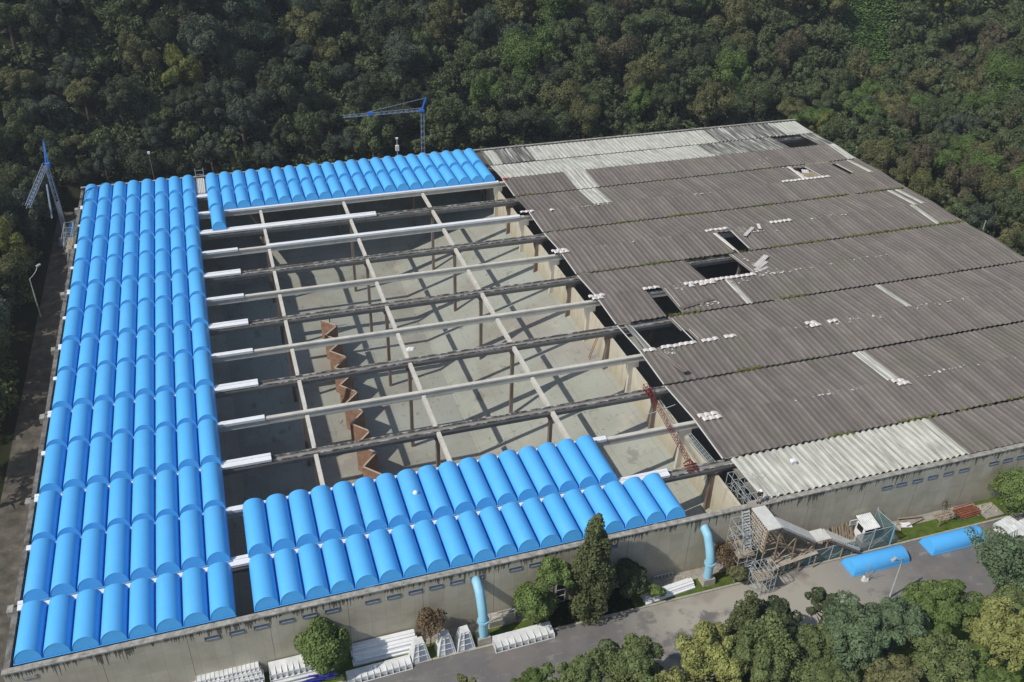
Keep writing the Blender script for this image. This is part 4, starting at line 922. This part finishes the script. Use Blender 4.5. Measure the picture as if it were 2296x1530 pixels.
# head details, hands
hd = MB(); hd.add([(-.015, .135, 1.64), (.015, .135, 1.64), (0, .165, 1.61), (0, .13, 1.605)], [(0, 1, 2), (0, 2, 3), (1, 3, 2)]).box(-.045, -.02, .128, .14, 1.655, 1.67).box(.02, .045, .128, .14, 1.655, 1.67).box(-.025, .025, .125, .137, 1.575, 1.585); hd.build('face', M['skin'], pr)
hm = MB()
for sx, w_ in ((.18, (.18, .29, .99)), (-.16, (-.16, .29, .97))):
    for q in range(4): a0 = (w_[0] - .03 + .02 * q, w_[1] + .03, w_[2]); hm.tube([a0, (a0[0], a0[1] + .045 - .004 * abs(q - 1), a0[2] - .01), (a0[0], a0[1] + .065 - .006 * abs(q - 1), a0[2] - .035)], [.009, .009, .007], 6)
    s_ = 1 if w_[0] < 0 else -1; hm.tube([(w_[0] + s_ * .035, w_[1] + .0, w_[2]), (w_[0] + s_ * .055, w_[1] + .03, w_[2] - .01)], [.011, .009], 6)
hm.build('fingers', M['skin'], pr)
skinned('jacket', [V[0], V[1], V[2], V[3], V[15], V[16], V[17], V[19], V[20], V[21], (0, .01, 1.45)], [(0, 1), (1, 2), (2, 3), (3, 4), (4, 5), (5, 6), (3, 7), (7, 8), (8, 9), (3, 10)], [.15, .145, .165, .135, .08, .065, .05, .08, .065, .05, .08], M['jacket'], pr)
skinned('trousers', [(0, 0, .95), V[7], V[8], (.12, -.01, .12), V[11], V[12], (-.13, .01, .12)], [(0, 1), (1, 2), (2, 3), (0, 4), (4, 5), (5, 6)], [.14, .11, .085, .07, .11, .085, .07], M['trousers'], pr)
MB().box(.06, .18, -.08, .19, 0, .11).box(-.19, -.07, -.06, .21, 0, .11).build('boots', M['boot'], pr)
hh = MB(); vs_ = [(0, .05, 1.80)]
for r in range(1, 5):
    a = math.pi / 2 * r / 4
    for q in range(14): vs_.append((.135 * math.sin(a) * math.cos(2 * math.pi * q / 14), .05 + .155 * math.sin(a) * math.sin(2 * math.pi * q / 14), 1.66 + .14 * math.cos(a)))
for q in range(14): vs_.append((.165 * math.cos(2 * math.pi * q / 14), .06 + .20 * math.sin(2 * math.pi * q / 14), 1.655))
hh.add(vs_, [(0, 1 + q, 1 + (q + 1) % 14) for q in range(14)] + [(1 + r * 14 + q, 1 + (r + 1) * 14 + q, 1 + (r + 1) * 14 + (q + 1) % 14, 1 + r * 14 + (q + 1) % 14) for r in range(4) for q in range(14)])
hh.build('hard_hat', M['hat'], pr, smooth=True)

# ================================================================ TREES
rng = np.random.default_rng(11)
def crown(name, rx, ry, rz_, nblob, nleaf, ls, mat, shape='round', seed=0, spread=.62, brad=(.26, .42)):
    """leaf-clump crown centred at z=0"""
    g_ = np.random.default_rng(seed)
    if shape == 'cone':
        t = g_.random(nblob) ** 1.05; rad = (1 - t) ** .7 * (.62 + .38 * np.minimum(1, t * 4)) * .8 + .03; ang = g_.random(nblob) * 2 * np.pi; rr = np.sqrt(g_.random(nblob)) * .9
        C = np.stack([rad * rr * np.cos(ang), rad * rr * np.sin(ang), t * 2 - 1], 1); br = (brad[0] + (brad[1] - brad[0]) * g_.random(nblob)) * (.35 + .8 * rad)
    else:
        dv = g_.normal(size=(nblob, 3)); dv /= np.linalg.norm(dv, axis=1)[:, None]; dv[:, 2] = np.where(dv[:, 2] < -.35, -dv[:, 2], dv[:, 2])
        C = dv * (spread * (.35 + .72 * g_.random(nblob)))[:, None]; br = brad[0] + (brad[1] - brad[0]) * g_.random(nblob)
    wts = br ** 2; bi = g_.choice(nblob, nleaf, p=wts / wts.sum())
    n = g_.normal(size=(nleaf, 3)); n /= np.linalg.norm(n, axis=1)[:, None]; n[:, 2] = np.where((n[:, 2] < 0) & (g_.random(nleaf) < .6), -n[:, 2], n[:, 2])
    P = C[bi] + n * (br[bi] * (.80 + .28 * g_.random(nleaf)))[:, None]
    if shape != 'cone':
        fq = g_.normal(size=(5, 3)) * 2.2; ph = g_.random(5) * 6.28
        P = P * (1 + .085 * np.sin(P @ fq.T + ph).sum(1))[:, None]
    P = P * np.array([rx, ry, rz_])
    nn = n + g_.normal(size=(nleaf, 3)) * .45; nn /= np.linalg.norm(nn, axis=1)[:, None]
    a = np.cross(nn, g_.normal(size=(nleaf, 3))); a /= np.linalg.norm(a, axis=1)[:, None]; b2 = np.cross(nn, a)
    s_ = (ls * (.6 + .8 * g_.random(nleaf)))[:, None]; asp = (.55 + .4 * g_.random(nleaf))[:, None]
    V_ = np.stack([P - a * s_, P - b2 * s_ * asp, P + a * s_, P + b2 * s_ * asp + nn * s_ * .25], 1).reshape(-1, 3)
    return npmesh(name, V_, np.arange(nleaf * 4).reshape(-1, 4), mat)
def trunk_mesh(h, r, spread, n=5, seed=0, mat='trunk', lean=0):
    rd = random.Random(seed); m = MB(); m.tube([(0, 0, -.4), (lean * .3, 0, h * .4), (lean, .0, h * .75), (lean * 1.2, 0, h * 1.05)], [r, r * .8, r * .55, r * .25], 7)
    for i in range(n):
        a = 2 * math.pi * i / n + rd.random(); z = h * (.4 + .4 * rd.random()); L = spread * (.5 + .5 * rd.random())
        m.tube([(lean * z / h, 0, z), (lean * z / h + L * .5 * math.cos(a), L * .5 * math.sin(a), z + L * .45), (lean + L * math.cos(a), L * math.sin(a), z + L * .8)], [r * .45, r * .3, r * .1], 5)
    return m.mesh('trunk', M[mat])
# --- forest crowns (unit size ~ radius 3.3 m), shared data
FC = [crown('crown', 1, 1, [1, 1.3, .8, 1.5, 1.1, .9, 1.2, 1.35][i], [20, 34, 16, 40, 26, 22, 44, 14][i], 8000, .040, LEAF['dark'], seed=40 + i, spread=[.8, .95, .9, .85, 1.0, .95, .9, .8][i], brad=[(.16, .42), (.12, .30), (.2, .45), (.10, .28), (.16, .36), (.14, .40), (.10, .32), (.2, .5)][i]) for i in range(8)]
FT = [trunk_mesh(2.3, .10, .6, 5, i) for i in range(3)]
LP = {}
def in_view(x, y, z, mg=.06):
    v = np.array([x, y, z]) - np.array(CAM); dpt = v @ d_
    if dpt < 5: return False
    a = LENS / 36 * (v @ r_) / dpt; c_ = LENS / 36 * (v @ u_) / dpt
    return abs(a) < .5 + mg and abs(c_) < .333 + mg
def pix(x, y, z):
    v = np.array([x, y, z]) - np.array(CAM); dpt = v @ d_; return 1148 + 2071.6 * (v @ r_) / dpt, 765 - 2071.6 * (v @ u_) / dpt
proto_f = None; fcount = 0
KINDS = {'dark': 'dark green', 'blue': 'blue-green', 'mid': 'mid green', 'olive': 'olive green', 'yellow': 'yellow-green', 'brown': 'brownish green', 'bright': 'bright green'}
CLEAR = [(0, 0, 0)]
def clearing(x, y):
    # creeper covered gully running up the slope at the far right
    xc = 166 + (y - 118) * .42; hw = min(7, 2.0 + (y - 116) * .4)
    return 108 < y < 175 and abs(x - xc) < max(2.5, hw) + 2.2
def forest_tree(x, y, s, kind, region, extra=None, sz=1.0):
    global proto_f, fcount
    z = H(x, y); i = rng.integers(0, 8)
    size = 'small' if s < 2.7 else 'large' if s > 3.7 else 'medium'
    label = extra or '%s %s bushy tree %s' % (size, KINDS[kind], region)
    hz = s * uni(1.15, 1.6) * sz
    t = thing('forest_tree', label, 'tree', (x, y, z), uni(0, 6.28), 'trees on the wooded slopes')
    c_ = place('crown', FC[i], t, (0, 0, hz)); c_.scale = (s, s * uni(.85, 1.1), s * uni(.85, 1.1) * sz); c_.rotation_euler = (uni(-.15, .15), uni(-.15, .15), 0)
    c_.material_slots[0].link = 'OBJECT'; c_.material_slots[0].material = LEAF[kind]
    tr = place('trunk', FT[i % 3], t); tr.scale = (s * .9, s * .9, hz / 2.3)
    fcount += 1; return t
cell = {}
def try_place(x, y, mind):
    cx, cy = int(x // 6), int(y // 6)
    for i in range(cx - 1, cx + 2):
        for j in range(cy - 1, cy + 2):
            for px_, py_, pm in cell.get((i, j), ()):
                if (x - px_) ** 2 + (y - py_) ** 2 < ((mind + pm) * .5) ** 2: return False
    cell.setdefault((cx, cy), []).append((x, y, mind)); return True
SPECIAL = [(102.4, 141.6, 3.0, 'yellow', 'bright yellow-green tree top at the upper middle edge'), (186, 124, 4.2, 'yellow', 'big yellow-green tree right of the creeper gully'), (129.5, 117, 4.6, 'bright', 'large bright green tree behind the rear right roof corner'),
           (105.4, 113.4, 3.8, 'bright', 'light green tree close behind the pale rear roof sheets'), (16.6, 123.2, 3.6, 'yellow', 'yellow-green tree glowing on the dark upper left slope'), (10.4, 124.5, 3.2, 'olive', 'olive tree left of the glowing yellow-green one'), (-10.7, 121, 3.4, 'olive', 'olive tree at the far upper left edge'),
           (-1.5, 113.2, 3.2, 'olive', 'olive tree behind the left crane'), (72, 137.5, 4.4, 'olive', 'olive tree high behind the rear crane'), (26.4, 114.6, 4.2, 'blue', 'grey-green feathery tree at the foot behind the walkway')]
cands = []
for q in SPECIAL: try_place(q[0], q[1], q[2] * 1.16)
def off_limits(x, y):
    return (-7.9 < x < 138 and y < 109) or (y < 3 and x > -7) or clearing(x, y) or (math.hypot(x + 3.9, y - 93.6) < 5 and x > -8) or (x > 134 and y < 20)
for _ in range(30000):
    x = uni(-75, 255); y = uni(-5, 205)
    if off_limits(x, y): continue
    z = H(x, y)
    if not (in_view(x, y, z + 2, .04) or in_view(x, y, z + 7, .03)): continue
    s = random.choice([2.7, 3.0, 3.4, 3.8, 4.4, 5.0]) * (1.0 + max(0, (y - 110)) * .0025)
    if x < 0 and y < 100: s = uni(2.9, 3.8)
    if x > 134 and y < 105: s = uni(2.8, 4.0)
    if try_place(x, y, s * 1.16):
        dpt = float((np.array([x, y, z]) - np.array(CAM)) @ d_)
        cands.append((s / dpt, x, y, s) + pix(x, y, z + 1.3 * s))
cands.sort(reverse=True)
rest = cands[270:]; cands = cands[:270]
def pick(x, y, px_, py_):
    if x > 134:
        kind = random.choices(['olive', 'mid', 'brown', 'bright', 'blue', 'dark', 'yellow'], [7, 7, 3, 5, 1.5, .6, 1])[0]; region = 'on the slope right of the old grey roof'
        if y > 130: region = 'high on the slope at upper right'
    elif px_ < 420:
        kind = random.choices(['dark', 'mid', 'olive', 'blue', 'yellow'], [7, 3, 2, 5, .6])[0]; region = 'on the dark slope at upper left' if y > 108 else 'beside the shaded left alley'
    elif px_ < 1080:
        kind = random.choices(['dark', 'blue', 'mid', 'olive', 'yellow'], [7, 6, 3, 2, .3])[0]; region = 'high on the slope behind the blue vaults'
        if py_ > 230: region = 'at the slope foot behind the blue vaults'
    else:
        kind = random.choices(['dark', 'blue', 'mid', 'olive', 'bright', 'brown', 'yellow'], [3, 2.5, 5, 5, 2, 1.5, .5])[0]; region = 'high on the slope behind the old grey roof'
        if py_ > 230: region = 'at the slope foot behind the old grey roof'
    return kind, region
for (x, y, s, kd, lb) in SPECIAL: forest_tree(x, y, s, kd, '', lb)
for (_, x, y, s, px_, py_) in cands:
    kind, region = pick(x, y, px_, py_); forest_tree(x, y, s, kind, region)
def base_leaves(me, step):
    a = np.empty(len(me.vertices) * 3, np.float32); me.vertices.foreach_get('co', a); return a.reshape(-1, 4, 3)[::step]
FB = [base_leaves(me, 4) for me in FC]
def merged(name, items, mat, label, cat='far trees'):
    out = []
    for (x, y, zc, sx, sz, gain) in items:
        q = FB[rng.integers(0, 8)]; c0 = q.mean(1, keepdims=True); q = c0 + (q - c0) * gain; a = rng.random() * 6.28; ca, sa = math.cos(a), math.sin(a)
        p = q.copy(); p[..., 0] = (q[..., 0] * ca - q[..., 1] * sa) * sx + x; p[..., 1] = (q[..., 0] * sa + q[..., 1] * ca) * sx + y; p[..., 2] = q[..., 2] * sz + zc; out.append(p.reshape(-1, 3))
    V_ = np.concatenate(out); return tag(place(name, npmesh(name, V_, np.arange(len(V_)).reshape(-1, 4), mat)), label, cat, kind='stuff')
if rest: merged('far_trees', [(x, y, H(x, y) + 1.3 * s, s, s, 1.6) for (_, x, y, s, a, b2) in rest], LEAF['mid'], 'smallest farthest trees of the wooded slope seen as one mass')
# shrubs filling the ground between the trees
sh = []
for _ in range(13000):
    x = uni(-75, 255); y = uni(-5, 205)
    if off_limits(x, y) or (x < -7 and y < 30 and False): continue
    z = H(x, y)
    if not in_view(x, y, z + 1, .02): continue
    sh.append((x, y, z + uni(.5, 1.3), uni(1.6, 3.2), uni(1.2, 2.8), 3.0))
FB = [q[::9] for q in FB]
merged('undergrowth', sh, LEAF['mid'], 'dark shrubs filling the gaps between the trees on the slopes', 'undergrowth')
# creeper covered gully
v_ = MB()
for _ in range(18000):
    y = uni(110, 176); xc = 166 + (y - 118) * .42; x = xc + random.gauss(0, .55 * (min(7, 2.0 + max(0, y - 116) * .4) + 1.5)); z = H(x, y) + .3 + .7 * math.sin(x * .9) * math.sin(y * .7) + uni(0, .5)
    s_ = uni(.14, .32); a = uni(0, 6.28); e = uni(-.2, .2)
    v_.add([(x + s_ * math.cos(a), y + s_ * math.sin(a), z + e), (x - s_ * math.sin(a), y + s_ * math.cos(a), z + .1), (x - s_ * math.cos(a), y - s_ * math.sin(a), z - e), (x + s_ * math.sin(a), y - s_ * math.cos(a), z)], [(0, 1, 2, 3)])
tag(v_.build('creepers', LEAF['vine']), 'bright green creepers covering the gully at the upper right', 'creepers', kind='stuff')
# --- nearer trees, each its own crown
def near_tree(name, x, y, zc, rx, rz_, kind, label, nblob=26, nleaf=9000, ls=.11, shape='round', seed=0, z0=None, spread=.66, brad=(.24, .38), cat='tree', group=None, trunk='trunk', tr=.16, lean=0, ry=None):
    z0 = H(x, y) if z0 is None else z0
    t = thing(name, label, cat, (x, y, z0), 0, group)
    c_ = place('crown', crown('crown', rx, ry or rx, rz_, nblob, nleaf, ls, LEAF.get('near_' + kind, LEAF[kind]), shape, seed, spread, brad), t, (0, 0, zc - z0))
    place('trunk', trunk_mesh(max(.6, zc - z0), tr, rx * .6, 6, seed, trunk, lean), t)
    return t
near_tree('broadleaf_tree', 23.6, -2.2, -3.4, 2.5, 2.9, 'bright', 'round green tree hiding white stacks at the front wall', nleaf=15000, seed=1, z0=GZ, nblob=34)
near_tree('bush', 33.2, -1.9, -3.9, 1.5, 1.9, 'russet', 'small russet bush behind the white pyramids', nleaf=3200, ls=.09, seed=2, z0=GZ, nblob=14, brad=(.3, .5), cat='bush', trunk='trunk_pale', tr=.07)
near_tree('broadleaf_tree', 42.9, -2.3, -3.7, 2.35, 2.5, 'bright', 'green tree right of the concrete chamber by the wall', nleaf=11000, seed=3, z0=GZ)
near_tree('broadleaf_tree', 45.1, -1.5, -1.3, 2.0, 1.9, 'bright', 'slim green tree with bare trunk left of the tall conifer', nleaf=6500, seed=4, z0=GZ, nblob=16, trunk='trunk_pale', tr=.11)
near_tree('conifer', 48.5, -2.3, -.5, 3.0, 5.9, 'conifer', 'tall brown-green conifer rising above the front wall', nleaf=30000, ls=.11, shape='cone', seed=5, z0=GZ, nblob=170, brad=(.20, .38), tr=.22, cat='conifer', trunk='trunk_pale')
near_tree('bush', 52.9, -1.9, -4.0, 2.0, 2.4, 'dark', 'dark shrub in the shade right of the conifer', nleaf=7000, seed=6, z0=GZ, cat='bush')
near_tree('bush', 54.9, -2.7, -5.2, 1.3, 1.1, 'bright', 'small sunlit shrub in front of the dark shrub', nleaf=2000, seed=61, z0=GZ, cat='bush', nblob=10)
near_tree('bush', 63.3, -1.5, -4.2, 1.7, 2.0, 'russet', 'bare brown shrub right of the far blue pipe', nleaf=1700, ls=.09, seed=7, z0=GZ, nblob=12, brad=(.3, .5), cat='bush', trunk='trunk_pale', tr=.08)
near_tree('bush', 63.9, -2.9, -5.2, 1.3, 1.3, 'olive', 'yellow-green bush at the foot of the brown shrub', nleaf=4500, seed=8, z0=GZ, cat='bush')
near_tree('broadleaf_tree', 97.6, -2.6, -3.6, 3.0, 2.9, 'bright', 'broad green tree at the right end of the front wall', nleaf=16000, seed=9, z0=GZ, nblob=36)
near_tree('bare_tree', 88.7, -2.4, -4.0, .9, 2.0, 'brown', 'thin leafless young tree on the lawn at right', nleaf=160, ls=.08, seed=10, z0=GZ, nblob=12, trunk='trunk_pale', tr=.07, lean=.4)
# foreground trees below and right
FG = [('broadleaf_tree', 72.5, -20.0, -2.0, 3.6, 3.4, 'mid', 'mid green tree at the bottom edge below second blue-green crown', 14000, 41, 34),
      ('broadleaf_tree', 76.0, -21.5, -2.8, 2.6, 2.4, 'bright', 'low bright green bushy tree at the bottom right', 8000, 42, 24),
      ('broadleaf_tree', 46.0, -16.5, -2.2, 3.0, 2.6, 'mid', 'mid green tree cut by bottom edge left of yellow-green ones', 11000, 43, 30),
      ('broadleaf_tree', 63.6, -16.0, -2.0, 2.8, 2.8, 'mid', 'mid green tree pressed against left of large blue-green crown', 12000, 44, 30),
      ('broadleaf_tree', 34.3, -10.9, -2.2, 1.7, 1.8, 'olive', 'small olive tree top at the bottom edge below the pyramids', 5200, 20, 20),
      ('broadleaf_tree', 39.2, -12.6, -1.8, 2.4, 2.2, 'bright', 'green tree top at the bottom edge right of the small olive one', 9000, 21, 24),
      ('broadleaf_tree', 43.4, -12.6, -1.6, 2.4, 2.6, 'mid', 'mid green bushy tree at the bottom middle of the picture', 11000, 22, 26),
      ('broadleaf_tree', 47.8, -12.9, -1.6, 2.9, 2.9, 'mid', 'large mid green round tree left of the yellow-green one', 17000, 23, 34),
      ('broadleaf_tree', 54.5, -14.2, -1.4, 3.3, 3.0, 'yellow', 'yellow-green leafy tree in the bottom middle foreground', 17000, 24, 36),
      ('broadleaf_tree', 50.0, -17.5, -1.6, 3.2, 3.0, 'yellow', 'second yellow-green tree cut by the bottom edge', 13000, 241, 30),
      ('broadleaf_tree', 58.2, -15.6, -1.4, 3.2, 3.0, 'mid', 'mid green tree in the foreground left of blue-green crown', 16000, 26, 34),
      ('broadleaf_tree', 62.2, -12.0, -2.6, 2.6, 2.0, 'dark', 'dark low tree behind the foreground left of blue-green crown', 10000, 27, 26),
      ('broadleaf_tree', 66.8, -16.4, -1.1, 3.7, 3.4, 'blue', 'large blue-green tree in the right foreground', 27000, 28, 52),
      ('broadleaf_tree', 71.4, -16.0, -1.2, 3.0, 3.1, 'blue', 'second blue-green tree joined right of the large one', 19000, 29, 40),
      ('broadleaf_tree', 67.4, -11.6, -1.8, 1.7, 2.0, 'dark', 'small dark tree peeking behind the large blue-green tree', 6000, 30, 18),
      ('broadleaf_tree', 77.4, -14.8, -1.8, 3.4, 2.6, 'bright', 'spreading bright green tree over the road at right', 14000, 31, 30),
      ('broadleaf_tree', 86.5, -12.6, -1.6, 4.0, 3.6, 'blue', 'loose grey-green tree at the right edge of the road', 13000, 32, 36),
      ('broadleaf_tree', 79.6, -19.6, -1.0, 3.6, 3.6, 'yellow', 'yellow-green tree in the bottom right corner', 17000, 33, 36),
      ('broadleaf_tree', 62.0, -19.4, -1.8, 3.4, 3.4, 'mid', 'green tree cut by the bottom edge below blue-green crown', 14000, 34, 32),
      ('broadleaf_tree', 67.8, -20.3, -2.6, 3.2, 3.0, 'olive', 'olive tree at the bottom edge below the large blue-green crown', 12000, 35, 30),
      ('broadleaf_tree', 83.8, -17.2, -2.0, 3.0, 3.0, 'mid', 'mid green tree at the lower right edge', 12000, 36, 28),
      ('broadleaf_tree', 55.5, -19.5, -2.2, 3.0, 2.8, 'dark', 'dark green tree at bottom edge between two yellow-green trees', 11000, 37, 28)]
for nm, x, y, zc, rx, rz_, kind, lb, nl, sd, nb in FG:
    near_tree(nm, x, y, zc, rx * 1.02, rz_ * 1.02, kind, lb, nleaf=int(nl * 1.35), seed=sd, nblob=int(nb * 2.2), ls=.11, brad=(.12, .24), spread=.80, tr=.18)
near_tree('conifer', 59.7, -10.9, -2.3, 2.4, 3.6, 'conifer', 'dark ragged conifer standing at the road edge in front', nleaf=13000, ls=.11, shape='cone', seed=38, nblob=60, brad=(.24, .40), cat='conifer')
# grass tufts on the verge and lawn
v_ = []
for _ in range(9000):
    if rnd() < .55: x = uni(-.3, 134); y = uni(-3.2, -.4); z = GZ + .02
    else: x = uni(66, 92); y = uni(-23, -12.8); z = H(x, y)
    if 65 < x < 83 and y > -3.3: continue
    s_ = uni(.05, .14); a = uni(0, 6.28)
    v_ += [(x, y, z), (x + .04, y, z), (x + s_ * math.cos(a), y + s_ * math.sin(a), z + s_), (x + s_ * math.cos(a) - .03, y + s_ * math.sin(a), z + s_)]
tag(place('grass', npmesh('grass', v_, np.arange(len(v_)).reshape(-1, 4), M['grass'])), 'short grass tufts along the front wall lawn', 'grass', kind='stuff')

# ================================================================ HAZE
hz_ = NB('thin_air', 1, 0); tr_ = hz_.t; out_ = tr_.nodes['Material Output']; tr_.nodes.remove(hz_.b)
pv = tr_.nodes.new('ShaderNodeVolumePrincipled'); pv.inputs['Color'].default_value = (.80, .88, 1, 1); pv.inputs['Density'].default_value = .00028; pv.inputs['Anisotropy'].default_value = .2
tr_.links.new(pv.outputs[0], out_.inputs['Volume'])
hb = MB().box(-200, 440, -200, 560, -60, 330).build('haze', hz_.m); tag(hb, 'thin pale haze in the air over the whole site', 'haze', kind='stuff')
